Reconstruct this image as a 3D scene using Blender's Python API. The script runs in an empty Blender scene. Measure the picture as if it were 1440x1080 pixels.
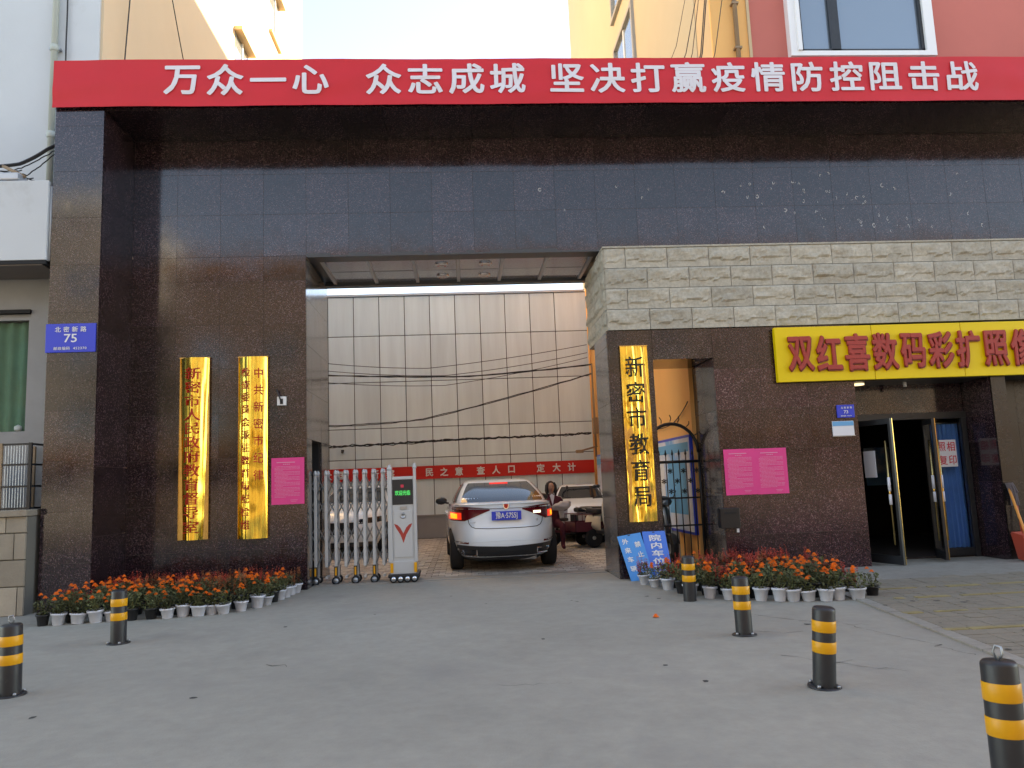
import bpy, bmesh, math, random
from mathutils import Vector, Matrix, noise
random.seed(11)
R = math.radians
C = bpy.context.scene.collection
SC = bpy.context.scene
K = 0.875            # metres per survey unit: the place was surveyed in units of 0.875 m
# ------------------------------------------------------------------ camera, sky, sun, exposure
cd = bpy.data.cameras.new('camera'); cam = bpy.data.objects.new('camera', cd); C.objects.link(cam)
cd.sensor_width = 36; cd.lens = 27.0; cd.clip_start = 0.05; cd.clip_end = 600
cam.location = (0, 0, 1.6*K)
_y, _p, _r = R(3.8), R(7.35), R(-2.3)
_f = Vector((math.sin(_y)*math.cos(_p), math.cos(_y)*math.cos(_p), math.sin(_p)))
_r0 = Vector((math.cos(_y), -math.sin(_y), 0)); _u0 = _r0.cross(_f)
_ri = math.cos(_r)*_r0 + math.sin(_r)*_u0; _u = -math.sin(_r)*_r0 + math.cos(_r)*_u0
cam.rotation_euler = Matrix((_ri, _u, -_f)).transposed().to_euler()
SC.camera = cam
SUN_AZ, SUN_EL = 60.0, 34.0      # degrees clockwise from +Y, elevation
W = bpy.data.worlds.new('World'); SC.world = W; W.use_nodes = True
nt = W.node_tree
sky = nt.nodes.new('ShaderNodeTexSky'); sky.sky_type = 'NISHITA'; sky.sun_disc = False
sky.sun_elevation = R(SUN_EL); sky.sun_rotation = R(SUN_AZ)
sky.air_density = 0.6; sky.dust_density = 0.05; sky.ozone_density = 1.0
bg = nt.nodes['Background']; bg.inputs[1].default_value = 0.15
nt.links.new(sky.outputs[0], bg.inputs[0])
sd = bpy.data.lights.new('sun', 'SUN'); sun = bpy.data.objects.new('sun', sd); C.objects.link(sun)
sd.energy = 5.0; sd.angle = R(0.53); sd.color = (1, 0.93, 0.82)
_d = Vector((math.sin(R(SUN_AZ))*math.cos(R(SUN_EL)), math.cos(R(SUN_AZ))*math.cos(R(SUN_EL)), math.sin(R(SUN_EL))))
sun.rotation_euler = (-_d).to_track_quat('-Z', 'Y').to_euler()
SC.view_settings.view_transform = 'Standard'; SC.view_settings.look = 'None'
SC.view_settings.exposure = 2.55; SC.view_settings.gamma = 1
SC.view_settings.use_white_balance = True; SC.view_settings.white_balance_temperature = 10200
SC.cycles.max_bounces = 8

# ------------------------------------------------------------------ materials
def mat(name, col, rough=0.6, metal=0.0, var=0.0, vscale=3.0, var2=0.0, v2scale=30.0, bump=0.0, bscale=40.0,
        obj_var=0.0, ior=1.5, emit=None, estr=0.0, alpha=None, trans=0.0, coat=0.0, stretch=None, rvar=0.0, tint=None):
    m = bpy.data.materials.new(name); m.use_nodes = True
    t = m.node_tree; n = t.nodes; l = t.links; b = n['Principled BSDF']
    b.inputs['Roughness'].default_value = rough; b.inputs['Metallic'].default_value = metal
    b.inputs['IOR'].default_value = ior; b.inputs['Base Color'].default_value = (*col, 1)
    b.inputs['Coat Weight'].default_value = coat; b.inputs['Coat Roughness'].default_value = 0.05
    b.inputs['Transmission Weight'].default_value = trans
    if emit: b.inputs['Emission Color'].default_value = (*emit, 1); b.inputs['Emission Strength'].default_value = estr
    co = n.new('ShaderNodeTexCoord'); vec = co.outputs['Object']
    if obj_var or var or var2 or bump or rvar:
        oi = n.new('ShaderNodeObjectInfo'); ad = n.new('ShaderNodeVectorMath'); ad.operation = 'ADD'
        sc = n.new('ShaderNodeMath'); sc.operation = 'MULTIPLY'; sc.inputs[1].default_value = 37.0
        l.new(oi.outputs['Random'], sc.inputs[0]); l.new(vec, ad.inputs[0]); l.new(sc.outputs[0], ad.inputs[1]); vec = ad.outputs[0]
        if stretch:
            mp = n.new('ShaderNodeMapping'); mp.inputs['Scale'].default_value = stretch; l.new(vec, mp.inputs[0]); vec = mp.outputs[0]
    val = None
    def nz(scale, det=5):
        q = n.new('ShaderNodeTexNoise'); q.inputs['Scale'].default_value = scale; q.inputs['Detail'].default_value = det
        q.inputs['Roughness'].default_value = 0.62; l.new(vec, q.inputs['Vector']); return q.outputs[0]
    def madd(a, s, o):
        q = n.new('ShaderNodeMath'); q.operation = 'MULTIPLY_ADD'; l.new(a, q.inputs[0]); q.inputs[1].default_value = s; q.inputs[2].default_value = o; return q.outputs[0]
    def mul(a, b_):
        q = n.new('ShaderNodeMath'); q.operation = 'MULTIPLY'; l.new(a, q.inputs[0]); l.new(b_, q.inputs[1]); return q.outputs[0]
    fac = None
    if var: fac = madd(nz(vscale), 3.2*var, 1-1.6*var)
    if var2:
        f2 = madd(nz(v2scale, 3), 3.2*var2, 1-1.6*var2); fac = mul(fac, f2) if fac else f2
    if obj_var:
        f3 = madd(oi.outputs['Random'], 2*obj_var, 1-obj_var); fac = mul(fac, f3) if fac else f3
    if fac:
        mx = n.new('ShaderNodeVectorMath'); mx.operation = 'SCALE'; mx.inputs[0].default_value = col; l.new(fac, mx.inputs['Scale'])
        out = mx.outputs[0]
        if tint:
            mi = n.new('ShaderNodeMix'); mi.data_type = 'RGBA'; rp = n.new('ShaderNodeValToRGB')
            rp.color_ramp.elements[0].position = tint[1]; rp.color_ramp.elements[1].position = tint[1]+tint[2]
            l.new(nz(tint[3], 6), rp.inputs[0]); l.new(rp.outputs[0], mi.inputs[0]); l.new(out, mi.inputs[6]); mi.inputs[7].default_value = (*tint[0], 1)
            out = mi.outputs[2]
        l.new(out, b.inputs['Base Color'])
    if rvar: l.new(madd(nz(6), 2.5*rvar, rough-1.25*rvar), b.inputs['Roughness'])
    if bump:
        bp = n.new('ShaderNodeBump'); bp.inputs['Strength'].default_value = bump; bp.inputs['Distance'].default_value = 0.01
        l.new(nz(bscale, 6), bp.inputs['Height']); l.new(bp.outputs[0], b.inputs['Normal'])
    return m

def granite(name, dark, mid, pale, rough=0.07):
    m = bpy.data.materials.new(name); m.use_nodes = True
    t = m.node_tree; n = t.nodes; l = t.links; b = n['Principled BSDF']
    co = n.new('ShaderNodeTexCoord'); oi = n.new('ShaderNodeObjectInfo')
    sc = n.new('ShaderNodeMath'); sc.operation = 'MULTIPLY'; sc.inputs[1].default_value = 53.0; l.new(oi.outputs['Random'], sc.inputs[0])
    ad = n.new('ShaderNodeVectorMath'); ad.operation = 'ADD'; l.new(co.outputs['Object'], ad.inputs[0]); l.new(sc.outputs[0], ad.inputs[1])
    def vor(s):
        v = n.new('ShaderNodeTexVoronoi'); v.inputs['Scale'].default_value = s; l.new(ad.outputs[0], v.inputs['Vector']); return v
    v1 = vor(85)
    sep = n.new('ShaderNodeSeparateColor'); l.new(v1.outputs['Color'], sep.inputs[0])
    rp = n.new('ShaderNodeValToRGB'); rp.color_ramp.interpolation = 'CONSTANT'
    e = rp.color_ramp.elements; e[0].position = 0; e[0].color = (*dark, 1); e[1].position = 0.45; e[1].color = (*mid, 1)
    x = e.new(0.78); x.color = (dark[0]*.5, dark[1]*.5, dark[2]*.5, 1); x = e.new(0.90); x.color = (*pale, 1)
    l.new(sep.outputs[0], rp.inputs[0])
    ns = n.new('ShaderNodeTexNoise'); ns.inputs['Scale'].default_value = 2.2; ns.inputs['Detail'].default_value = 6; l.new(ad.outputs[0], ns.inputs['Vector'])
    mm = n.new('ShaderNodeMath'); mm.operation = 'MULTIPLY_ADD'; l.new(ns.outputs[0], mm.inputs[0]); mm.inputs[1].default_value = 1.3; mm.inputs[2].default_value = 0.35
    m3 = n.new('ShaderNodeMath'); m3.operation = 'MULTIPLY_ADD'; l.new(oi.outputs['Random'], m3.inputs[0]); m3.inputs[1].default_value = 0.6; m3.inputs[2].default_value = 0.7
    m2 = n.new('ShaderNodeMath'); m2.operation = 'MULTIPLY'; l.new(mm.outputs[0], m2.inputs[0]); l.new(m3.outputs[0], m2.inputs[1])
    vs = n.new('ShaderNodeVectorMath'); vs.operation = 'SCALE'; l.new(rp.outputs[0], vs.inputs[0]); l.new(m2.outputs[0], vs.inputs['Scale'])
    l.new(vs.outputs[0], b.inputs['Base Color'])
    n2 = n.new('ShaderNodeTexNoise'); n2.inputs['Scale'].default_value = 5; n2.inputs['Detail'].default_value = 8; l.new(ad.outputs[0], n2.inputs['Vector'])
    rr = n.new('ShaderNodeMath'); rr.operation = 'MULTIPLY_ADD'; l.new(n2.outputs[0], rr.inputs[0]); rr.inputs[1].default_value = 0.16; rr.inputs[2].default_value = rough-0.06
    l.new(rr.outputs[0], b.inputs['Roughness'])
    bp = n.new('ShaderNodeBump'); bp.inputs['Strength'].default_value = 0.05; bp.inputs['Distance'].default_value = 0.02
    n3 = n.new('ShaderNodeTexNoise'); n3.inputs['Scale'].default_value = 2.5; l.new(ad.outputs[0], n3.inputs['Vector'])
    l.new(n3.outputs[0], bp.inputs['Height']); l.new(bp.outputs[0], b.inputs['Normal'])
    b.inputs['IOR'].default_value = 1.62
    return m

M = dict(
 granite=granite('brown_granite', (.016,.008,.011), (.036,.019,.024), (.090,.060,.066), 0.09),
 granite2=granite('red_granite', (.028,.009,.014), (.058,.022,.028), (.13,.075,.08), 0.14),
 sheengranite=granite('granite_painted_sheen', (.075,.068,.066), (.11,.10,.10), (.20,.18,.17), 0.10),  # same granite, greyed in the colour for grazing reflections on the reveals
 shadegranite=granite('granite_painted_shade', (.006,.004,.004), (.012,.008,.008), (.03,.02,.02), 0.22),  # granite blackened in the colour for shade and dark reflections beside the shop
 grout=mat('grout', (.085,.07,.062), .9),
 core=mat('core_masonry', (.045,.035,.032), .9, var=.2),
 stone=mat('split_stone', (.43,.395,.325), .85, var=.22, vscale=4, var2=.25, v2scale=22, bump=.6, bscale=30, obj_var=.10, tint=((.34,.27,.19),.60,.14,5)),
 mortar=mat('mortar', (.15,.14,.12), .95),
 concrete=mat('concrete_ground', (.335,.312,.262), .82, var=.22, vscale=.45, var2=.10, v2scale=9, bump=.35, bscale=60, tint=((.27,.25,.215),.52,.22,.9)),
 concrete2=mat('old_concrete', (.30,.275,.235), .88, var=.2, vscale=.9, var2=.16, v2scale=14, bump=.5, bscale=50),
 asphalt=mat('street_asphalt', (.055,.055,.057), .9, var=.15, vscale=1, bump=.6, bscale=120),
 paver=mat('grey_paver', (.25,.215,.165), .9, var=.15, vscale=3, var2=.15, v2scale=40),
 cpaver=mat('pink_paver', (.50,.455,.40), .85, var=.12, vscale=2, var2=.1, v2scale=30),
 cpaver2=mat('dark_pink_paver', (.36,.32,.28), .85, var=.12, vscale=2, var2=.1, v2scale=30),
 joint=mat('paving_joint', (.07,.065,.06), .95),
 yline=mat('worn_yellow_paint', (.30,.24,.11), .85, var=.5, vscale=6),
 crack=mat('crack_dirt', (.06,.057,.052), 1.0),
 red=mat('red_banner_cloth', (.66,.012,.022), .55, var=.08, vscale=1.5),
 red2=mat('bright_red_banner_cloth', (.68,.02,.015), .55),
 white=mat('white_paint', (.78,.78,.78), .5),
 lettering=mat('banner_lettering', (.72,.70,.74), .6),
 wwall=mat('white_render', (.54,.57,.59), .85, var=.06, vscale=.7, bump=.15, bscale=30, tint=((.40,.40,.39),.60,.2,.9)),
 gwall=mat('grey_render', (.30,.30,.30), .8, var=.1),
 cream=mat('yellow_render', (.56,.41,.25), .88, var=.07, vscale=.5, bump=.1),
 cream3=mat('warm_yellow_render', (.66,.50,.34), .88, var=.07, vscale=.4, bump=.1),
 cream2=mat('pale_yellow_render', (.46,.40,.29), .88, var=.07, vscale=.4, bump=.1),
 orange=mat('orange_render', (.90,.47,.17), .85, var=.08, vscale=.6, bump=.1),
 redwall=mat('red_render', (.55,.15,.12), .85, var=.08, vscale=.6, bump=.1),
 tan=mat('tan_render', (.19,.155,.135), .85, var=.15, vscale=.3),
 brown=mat('brown_render', (.26,.15,.08), .85, var=.15, vscale=.3),
 panel=mat('metal_wall_panel', (.72,.83,.84), .45, metal=0.0, var=.12, vscale=.8, obj_var=.06, stretch=(5,5,.4)),
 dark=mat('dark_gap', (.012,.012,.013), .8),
 black=mat('black_paint', (.022,.023,.026), .42, var=.25, vscale=8, tint=((.09,.085,.075),.66,.14,9)),
 blackmetal=mat('black_wrought_iron', (.012,.012,.014), .4),
 yellow=mat('yellow_reflective_band', (.80,.36,.012), .4, var=.12, vscale=9, tint=((.30,.15,.03),.68,.10,14)),
 steel=mat('brushed_steel', (.40,.42,.44), .38, metal=.85, var=.08),
 alu=mat('grey_aluminium', (.50,.53,.55), .42, metal=.25, var=.06),
 chrome=mat('chrome', (.75,.76,.78), .1, metal=1.0),
 gold=mat('polished_gold_sheet', (.92,.66,.13), .12, metal=1.0, var=.5, vscale=3.0, var2=.15, v2scale=7, stretch=(16,1,1.0)),  # dark streaks in the colour stand for uneven reflections in the sheet
 goldtrim=mat('gold_trim', (.62,.42,.16), .18, metal=1.0, var=.3, vscale=12),
 inkred=mat('red_ink', (.55,.02,.01), .4), inkblack=mat('black_ink', (.012,.012,.01), .4),
 pink=mat('pink_paper', (.84,.06,.26), .7, var=.05), pinkprint=mat('pale_print', (.80,.32,.48), .7),
 blue=mat('blue_enamel', (.012,.05,.55), .3), skyblue=mat('sky_blue_board', (.03,.30,.72), .35), blue2=mat('blue_board', (.02,.19,.72), .35),
 yellowboard=mat('yellow_sign_sheet', (.86,.60,.008), .5, var=.05, vscale=1), signred=mat('raised_red_letters', (.42,.04,.03), .5),
 signside=mat('dark_red_letter_sides', (.22,.02,.02), .5),
 paper=mat('white_paper', (.75,.76,.80), .8), paperblue=mat('paper_blue_head', (.12,.40,.68), .7), redprint=mat('red_print', (.70,.06,.10), .7),
 pot=mat('white_plastic_pot', (.62,.64,.70), .4, var=.1, vscale=10, obj_var=.08), blackpot=mat('black_plastic_pot', (.02,.02,.022), .5), soil=mat('soil', (.04,.028,.02), 1.0),
 treeleaf=mat('street_tree_leaf', (.05,.085,.03), .6, var=.3, vscale=4),
 leaf=mat('marigold_leaf', (.105,.115,.045), .6, var=.35, vscale=18, obj_var=.35), leaf2=mat('salvia_leaf', (.085,.085,.04), .6, var=.35, vscale=18, obj_var=.3),
 marigold=mat('orange_petal', (.88,.16,.006), .7, var=.3, vscale=30, obj_var=.12), salvia=mat('red_petal', (.50,.06,.035), .7, var=.35, vscale=25, obj_var=.3),
 salvia2=mat('rust_petal', (.40,.13,.05), .7, var=.35, vscale=25, obj_var=.3),
 carwhite=mat('white_car_paint', (.80,.89,.96), .3, coat=1.0), carglass=mat('tinted_glass', (.012,.016,.024), .06, ior=1.45), rubber=mat('tyre_rubber', (.016,.016,.017), .8),
 plastic=mat('black_plastic', (.02,.021,.024), .45), lampred=mat('red_lamp', (.13,.004,.008), .2), lampon=mat('lit_lamp', (.9,.25,.02), .2, emit=(1,.30,.02), estr=.35),
 lamporange=mat('lit_red_lamp', (.8,.03,.02), .2, emit=(1,.05,.02), estr=.12), lampwhite=mat('lit_reversing_lamp', (.9,.9,.85), .2, emit=(1,.95,.8), estr=.35),
 led=mat('green_led', (.0,.5,.15), .5, emit=(.02,.9,.22), estr=.10), redled=mat('red_led', (.4,.02,.05), .5, emit=(.6,.05,.1), estr=.05),
 glass=mat('window_glass', (.25,.30,.34), .04, ior=1.6, metal=.55), clearglass=mat('clear_pane', (.9,.95,.95), .02, trans=1.0, ior=1.15),
 curtain=mat('blue_curtain', (.07,.24,.62), .8, var=.15), gcurtain=mat('green_curtain', (.12,.26,.17), .85, var=.2), wcurtain=mat('white_curtain', (.55,.6,.62), .85),
 cable=mat('black_cable', (.015,.015,.017), .6), pipe=mat('green_grey_pipe', (.42,.46,.42), .5), pipe2=mat('brown_pipe', (.30,.20,.12), .6),
 wood=mat('orange_wood', (.75,.28,.06), .6), redplastic=mat('red_plastic', (.50,.07,.04), .5), mop=mat('grey_mop_cloth', (.13,.11,.12), .95, bump=1),
 maroon=mat('maroon_paint', (.11,.012,.03), .4), coat=mat('maroon_coat', (.10,.012,.025), .8), skin=mat('skin', (.42,.23,.165), .5), hair=mat('dark_hair', (.02,.014,.012), .5),
 ivory=mat('ivory_plastic', (.60,.55,.45), .3), silver=mat('silver_plastic', (.45,.47,.5), .3, metal=.4), cloth=mat('pale_bag_cloth', (.5,.46,.46), .9),
 terracotta=mat('old_stone_plinth', (.33,.28,.22), .9, var=.18, vscale=2.5, obj_var=.22, bump=.5, tint=((.24,.15,.09),.6,.2,3)),
 ceilp=mat('ceiling_panel', (.52,.57,.64), .14, metal=.7), ceilf=mat('ceiling_frame', (.05,.055,.06), .3), glue=mat('dried_glue', (.40,.40,.42), .8),
 mural=mat('notice_board_print', (.66,.70,.82), .5, var=.2, vscale=2.2, tint=((.20,.45,.75),.5,.1,1.4)), warm=mat('warm_lamp', (.9,.8,.5), .5, emit=(1,.9,.7), estr=.3),
)

# ------------------------------------------------------------------ mesh builder
class MB:
    def __init__(s): s.v = []; s.f = []; s.m = []; s.sm = []
    def add(s, vs, fs, mi=0, smooth=False):
        o = len(s.v); s.v += [tuple(v) for v in vs]
        for f in fs: s.f.append([o+i for i in f]); s.m.append(mi); s.sm.append(smooth)
        return s
    def box(s, x0, x1, y0, y1, z0, z1, mi=0):
        return s.add([(x0,y0,z0),(x1,y0,z0),(x1,y1,z0),(x0,y1,z0),(x0,y0,z1),(x1,y0,z1),(x1,y1,z1),(x0,y1,z1)],
                     [(0,3,2,1),(4,5,6,7),(0,1,5,4),(1,2,6,5),(2,3,7,6),(3,0,4,7)], mi)
    def bevbox(s, x0, x1, y0, y1, z0, z1, b, mi=0):
        bm = bmesh.new(); bmesh.ops.create_cube(bm, size=1)
        for v in bm.verts: v.co = Vector(((x0+x1)/2+v.co.x*(x1-x0), (y0+y1)/2+v.co.y*(y1-y0), (z0+z1)/2+v.co.z*(z1-z0)))
        bmesh.ops.bevel(bm, geom=bm.edges[:], offset=b, segments=2, affect='EDGES', profile=.6)
        s.bm(bm, mi); bm.free(); return s
    def bm(s, bm, mi=0, smooth=False):
        bm.verts.index_update()
        return s.add([v.co for v in bm.verts], [[v.index for v in f.verts] for f in bm.faces], mi, smooth)
    def tube(s, pts, r, seg=6, mi=0, cap=True, radii=None):
        pts = [Vector(p) for p in pts]; n = len(pts); vs = []
        prev = None
        for i, p in enumerate(pts):
            d = (pts[min(i+1, n-1)]-pts[max(i-1, 0)]).normalized()
            a = Vector((0,0,1)) if abs(d.z) < .9 else Vector((1,0,0))
            if prev is None: u = d.cross(a).normalized()
            else: u = (prev-d*prev.dot(d)).normalized()
            prev = u; w = d.cross(u); rr = radii[i] if radii else r
            for k in range(seg):
                t = 2*math.pi*k/seg; vs.append(p+(u*math.cos(t)+w*math.sin(t))*rr)
        fs = [(i*seg+k, i*seg+(k+1)%seg, (i+1)*seg+(k+1)%seg, (i+1)*seg+k) for i in range(n-1) for k in range(seg)]
        if cap: fs += [tuple(range(seg))[::-1], tuple((n-1)*seg+k for k in range(seg))]
        return s.add(vs, fs, mi, seg > 5)
    def lathe(s, prof, seg=16, c=(0,0,0), mi=0, axis='z', cap=True):
        vs = []
        for r, h in prof:
            for k in range(seg):
                t = 2*math.pi*k/seg; a, b = r*math.cos(t), r*math.sin(t)
                q = (a, b, h) if axis == 'z' else ((h, a, b) if axis == 'x' else (a, h, b))
                vs.append((c[0]+q[0], c[1]+q[1], c[2]+q[2]))
        n = len(prof)
        fs = [(i*seg+k, i*seg+(k+1)%seg, (i+1)*seg+(k+1)%seg, (i+1)*seg+k) for i in range(n-1) for k in range(seg)]
        if cap: fs += [tuple(range(seg))[::-1], tuple((n-1)*seg+k for k in range(seg))]
        return s.add(vs, fs, mi, True)
    def grid(s, fn, nu, nv, mi=0, smooth=True, flip=False):
        vs = [fn(i/nu, j/nv) for j in range(nv+1) for i in range(nu+1)]
        w = nu+1
        fs = [(j*w+i, j*w+i+1, (j+1)*w+i+1, (j+1)*w+i) for j in range(nv) for i in range(nu)]
        if flip: fs = [f[::-1] for f in fs]
        return s.add(vs, fs, mi, smooth)
    def ball(s, c, r, sub=1, mi=0, sc=(1,1,1)):
        bm = bmesh.new(); bmesh.ops.create_icosphere(bm, subdivisions=sub, radius=1)
        for v in bm.verts: v.co = Vector((c[0]+v.co.x*r*sc[0], c[1]+v.co.y*r*sc[1], c[2]+v.co.z*r*sc[2]))
        s.bm(bm, mi, True); bm.free(); return s
    def mesh(s, name, mats, k):
        me = bpy.data.meshes.new(name); me.from_pydata([(v[0]*k, v[1]*k, v[2]*k) for v in s.v], [], s.f)
        for m in (mats if isinstance(mats, (list, tuple)) else [mats]): me.materials.append(m)
        me.polygons.foreach_set('material_index', s.m); me.polygons.foreach_set('use_smooth', s.sm)
        me.update(); return me
    def build(s, name, mats, parent=None, k=K, loc=None, world=True):
        """one mesh object; world=True means the vertices are world (survey) positions, otherwise local to the parent"""
        if s.v and loc is None and parent is None and world:
            xs = [v[0] for v in s.v]; ys = [v[1] for v in s.v]; zs = [v[2] for v in s.v]
            c = ((min(xs)+max(xs))/2, (min(ys)+max(ys))/2, min(zs))
            s.v = [(a-c[0], b-c[1], d-c[2]) for a, b, d in s.v]; loc = (c[0]*k, c[1]*k, c[2]*k)
        o = bpy.data.objects.new(name, s.mesh(name, mats, k)); C.objects.link(o)
        if loc: o.location = loc
        if parent:
            o.parent = parent
            if world:
                q = parent; T = Matrix.Identity(4)
                while q: T = T @ Matrix.Identity(4); q = q.parent
                o.matrix_parent_inverse = world_mat(parent).inverted()
        return o
def world_mat(o):
    m = Matrix.LocRotScale(o.location, o.rotation_euler, o.scale)
    return world_mat(o.parent) @ o.matrix_parent_inverse @ m if o.parent else m
def tag(o, label=None, cat=None, group=None, kind=None):
    if label: o['label'] = label
    if cat: o['category'] = cat
    if group: o['group'] = group
    if kind: o['kind'] = kind
    return o
def thing(name, label, cat, loc=(0,0,0), rz=0, group=None, k=K):
    o = bpy.data.objects.new(name, None); C.objects.link(o); o.empty_display_size = .2
    o.location = (loc[0]*k, loc[1]*k, loc[2]*k); o.rotation_euler = (0, 0, rz)
    return tag(o, label, cat, group)
def copy_tree(o, parent=None):
    c = o.copy(); C.objects.link(c)
    if parent: c.parent = parent
    for ch in [x for x in KIDS.get(o.name, [])]: copy_tree(ch, c)
    return c
KIDS = {}
def index_kids():
    KIDS.clear()
    for o in bpy.data.objects:
        if o.parent: KIDS.setdefault(o.parent.name, []).append(o)
MESHCACHE = {}
def piece(name, key, mk, m, parent, loc, rot=(0,0,0)):
    """a repeated piece sharing its mesh; loc in survey units (world)"""
    if key not in MESHCACHE: MESHCACHE[key] = mk().mesh(name, m, K)
    o = bpy.data.objects.new(name, MESHCACHE[key]); C.objects.link(o)
    o.location = (loc[0]*K, loc[1]*K, loc[2]*K); o.rotation_euler = rot
    o.parent = parent; o.matrix_parent_inverse = world_mat(parent).inverted()
    return o
def text_mb(body, size, bold=0.0, th=0.0, mi=0, spacing=1.0):
    """lettering as a mesh in its own XZ plane, centred, facing -y; size is the height of one character cell"""
    cu = bpy.data.curves.new('lettering', 'FONT'); cu.body = body; cu.size = size; cu.space_character = spacing
    cu.align_x = 'CENTER'; cu.align_y = 'CENTER'; cu.extrude = th; cu.resolution_u = 3
    o = bpy.data.objects.new('lettering', cu); C.objects.link(o)
    me = bpy.data.meshes.new_from_object(o.evaluated_get(bpy.context.evaluated_depsgraph_get()))
    mb = MB(); vs = [v.co.copy() for v in me.vertices]; fs = [tuple(p.vertices) for p in me.polygons]
    if vs:
        cz = (min(v.y for v in vs)+max(v.y for v in vs))/2; cx = (min(v.x for v in vs)+max(v.x for v in vs))/2
        offs = [(0, 0)]+([(math.cos(a)*bold*size, math.sin(a)*bold*size) for a in [i*math.pi/4 for i in range(8)]] if bold else [])
        for i, (dx, dz) in enumerate(offs):
            mb.add([(v.x-cx+dx, -v.z-i*.0006, v.y-cz+dz) for v in vs], fs, mi)
    bpy.data.objects.remove(o); bpy.data.curves.remove(cu); bpy.data.meshes.remove(me)
    return mb
def put(mb, src, at, sx=1, sz=1, shear=0, ry=None, mi=None):
    vs = [(at[0]+v[0]*sx+shear*v[2], at[1]+v[1], at[2]+v[2]*sz) for v in src.v]
    o = len(mb.v); mb.v += vs; mb.f += [[o+i for i in f] for f in src.f]; mb.m += [mi if mi is not None else q for q in src.m]; mb.sm += src.sm
    return mb

# ------------------------------------------------------------------ tiled cladding
def tiles(parent, xs, zs, Y, m, holes=(), gap=.0045, th=.03, tilt=.0012, skip=None):
    """cladding tiles on a wall facing -y; front of the tiles at Y"""
    if not holes: MB().box(xs[0]+.004, xs[-1]-.004, Y+.0035, Y+th+.002, zs[0]+.004, zs[-1]-.004).build('grout', M['grout'], parent)
    for i in range(len(xs)-1):
        for j in range(len(zs)-1):
            a, b, c, d = xs[i], xs[i+1], zs[j], zs[j+1]
            if any(a >= h[0]-1e-3 and b <= h[1]+1e-3 and c >= h[2]-1e-3 and d <= h[3]+1e-3 for h in holes): continue
            w, h_ = round(b-a-gap, 4), round(d-c-gap, 4)
            piece('tile', ('ty', w, h_, m.name), lambda: MB().box(-w/2, w/2, 0, th, -h_/2, h_/2), m, parent,
                  ((a+b)/2, Y, (c+d)/2), (random.gauss(0, tilt), 0, random.gauss(0, tilt)))
def tiles_x(parent, ys, zs, X, m, sgn, holes=(), gap=.0045, th=.03, tilt=.0012):
    """cladding on a wall facing sgn*x; front of the tiles at X"""
    for i in range(len(ys)-1):
        for j in range(len(zs)-1):
            a, b, c, d = ys[i], ys[i+1], zs[j], zs[j+1]
            if any(a >= h[0]-1e-3 and b <= h[1]+1e-3 and c >= h[2]-1e-3 and d <= h[3]+1e-3 for h in holes): continue
            w, h_ = round(b-a-gap, 4), round(d-c-gap, 4)
            x0, x1 = (-th, 0) if sgn > 0 else (0, th)
            piece('tile', ('tx', w, h_, sgn, m.name), lambda: MB().box(x0, x1, -w/2, w/2, -h_/2, h_/2), m, parent,
                  (X, (a+b)/2, (c+d)/2), (0, random.gauss(0, tilt), random.gauss(0, tilt)))
def steps(a, b, n): return [a+(b-a)*i/n for i in range(n+1)]

# ------------------------------------------------------------------ ground
def sheet(name, x0, x1, y0, y1, z, m, label):
    o = MB().box(x0, x1, y0, y1, z-.3, z).build(name, m); tag(o, label, kind='structure'); return o
sheet('ground', -260, 260, -260, 300, -.012, M['asphalt'], 'grey asphalt street and ground running to the horizon')
ap = MB().grid(lambda u, v: (-30+60*u, -4+17.58*v, 0 + .0), 1, 1).build('forecourt_concrete', M['concrete'])
tag(ap, 'worn grey concrete forecourt in front of the gate', kind='structure')
sheet('courtyard', -14, 16, 13.62, 40, -.006, M['joint'], 'courtyard ground behind the gate')
# rows of courtyard pavers: real blocks with joints
pv = MB()
for i in range(46):
    for j in range(62):
        x = -5.2+i*.24+(.12 if j % 2 else 0); y = 13.95+j*.17; h = random.uniform(.004, .014)
        pv.box(x+.008, x+.232, y+.006, y+.164, -.02, h, 1 if (i*3+j*5) % 7 < 2 or i % 6 == 0 else 0)
tag(pv.build('courtyard_paving', [M['cpaver'], M['cpaver2']]), 'pale pinkish block paving of the courtyard', kind='stuff')
st = MB().box(-2.6, 2.42, 13.56, 13.93, -.05, .012)
tag(st.build('gate_threshold', M['concrete2']), 'concrete gate threshold with steel rail', kind='structure')
rl = MB().box(-2.6, 2.42, 13.50, 13.545, -.02, .018); tag(rl.build('gate_rail', M['steel']), 'thin steel rail set across the gate threshold', 'rail')
# right-hand pavement of small pavers beyond the diagonal joint
def cx(y): return 4.38+(y-6.07)*(.42/3.4)      # line of the joint
pm = MB(); row = 0; y = -1.0
while y < 11.0:
    x = cx(y)+.12
    while x < 13.0:
        h = .012+random.uniform(0, .006)
        pm.box(x+.004, x+.246, y+.004, y+.126, -.02, h, 0); x += .25
    row += 1; y += .13
tag(pm.build('side_pavement', M['paver']), 'small grey worn pavers of the pavement by the shop', kind='stuff')
kb = MB(); y = -1.0
while y < 11.0:
    y2 = y+.95; kb.add([(cx(y)-.04, y+.01, -.05), (cx(y)+.1, y+.01, -.05), (cx(y2)+.1, y2-.01, -.05), (cx(y2)-.04, y2-.01, -.05),
            (cx(y)-.04, y+.01, .02), (cx(y)+.1, y+.01, .02), (cx(y2)+.1, y2-.01, .02), (cx(y2)-.04, y2-.01, .02)],
            [(0,3,2,1),(4,5,6,7),(0,1,5,4),(1,2,6,5),(2,3,7,6),(3,0,4,7)]); y = y2
tag(kb.build('kerb', M['concrete2']), 'flush concrete kerb stones between forecourt and pavement', kind='structure')
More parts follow.
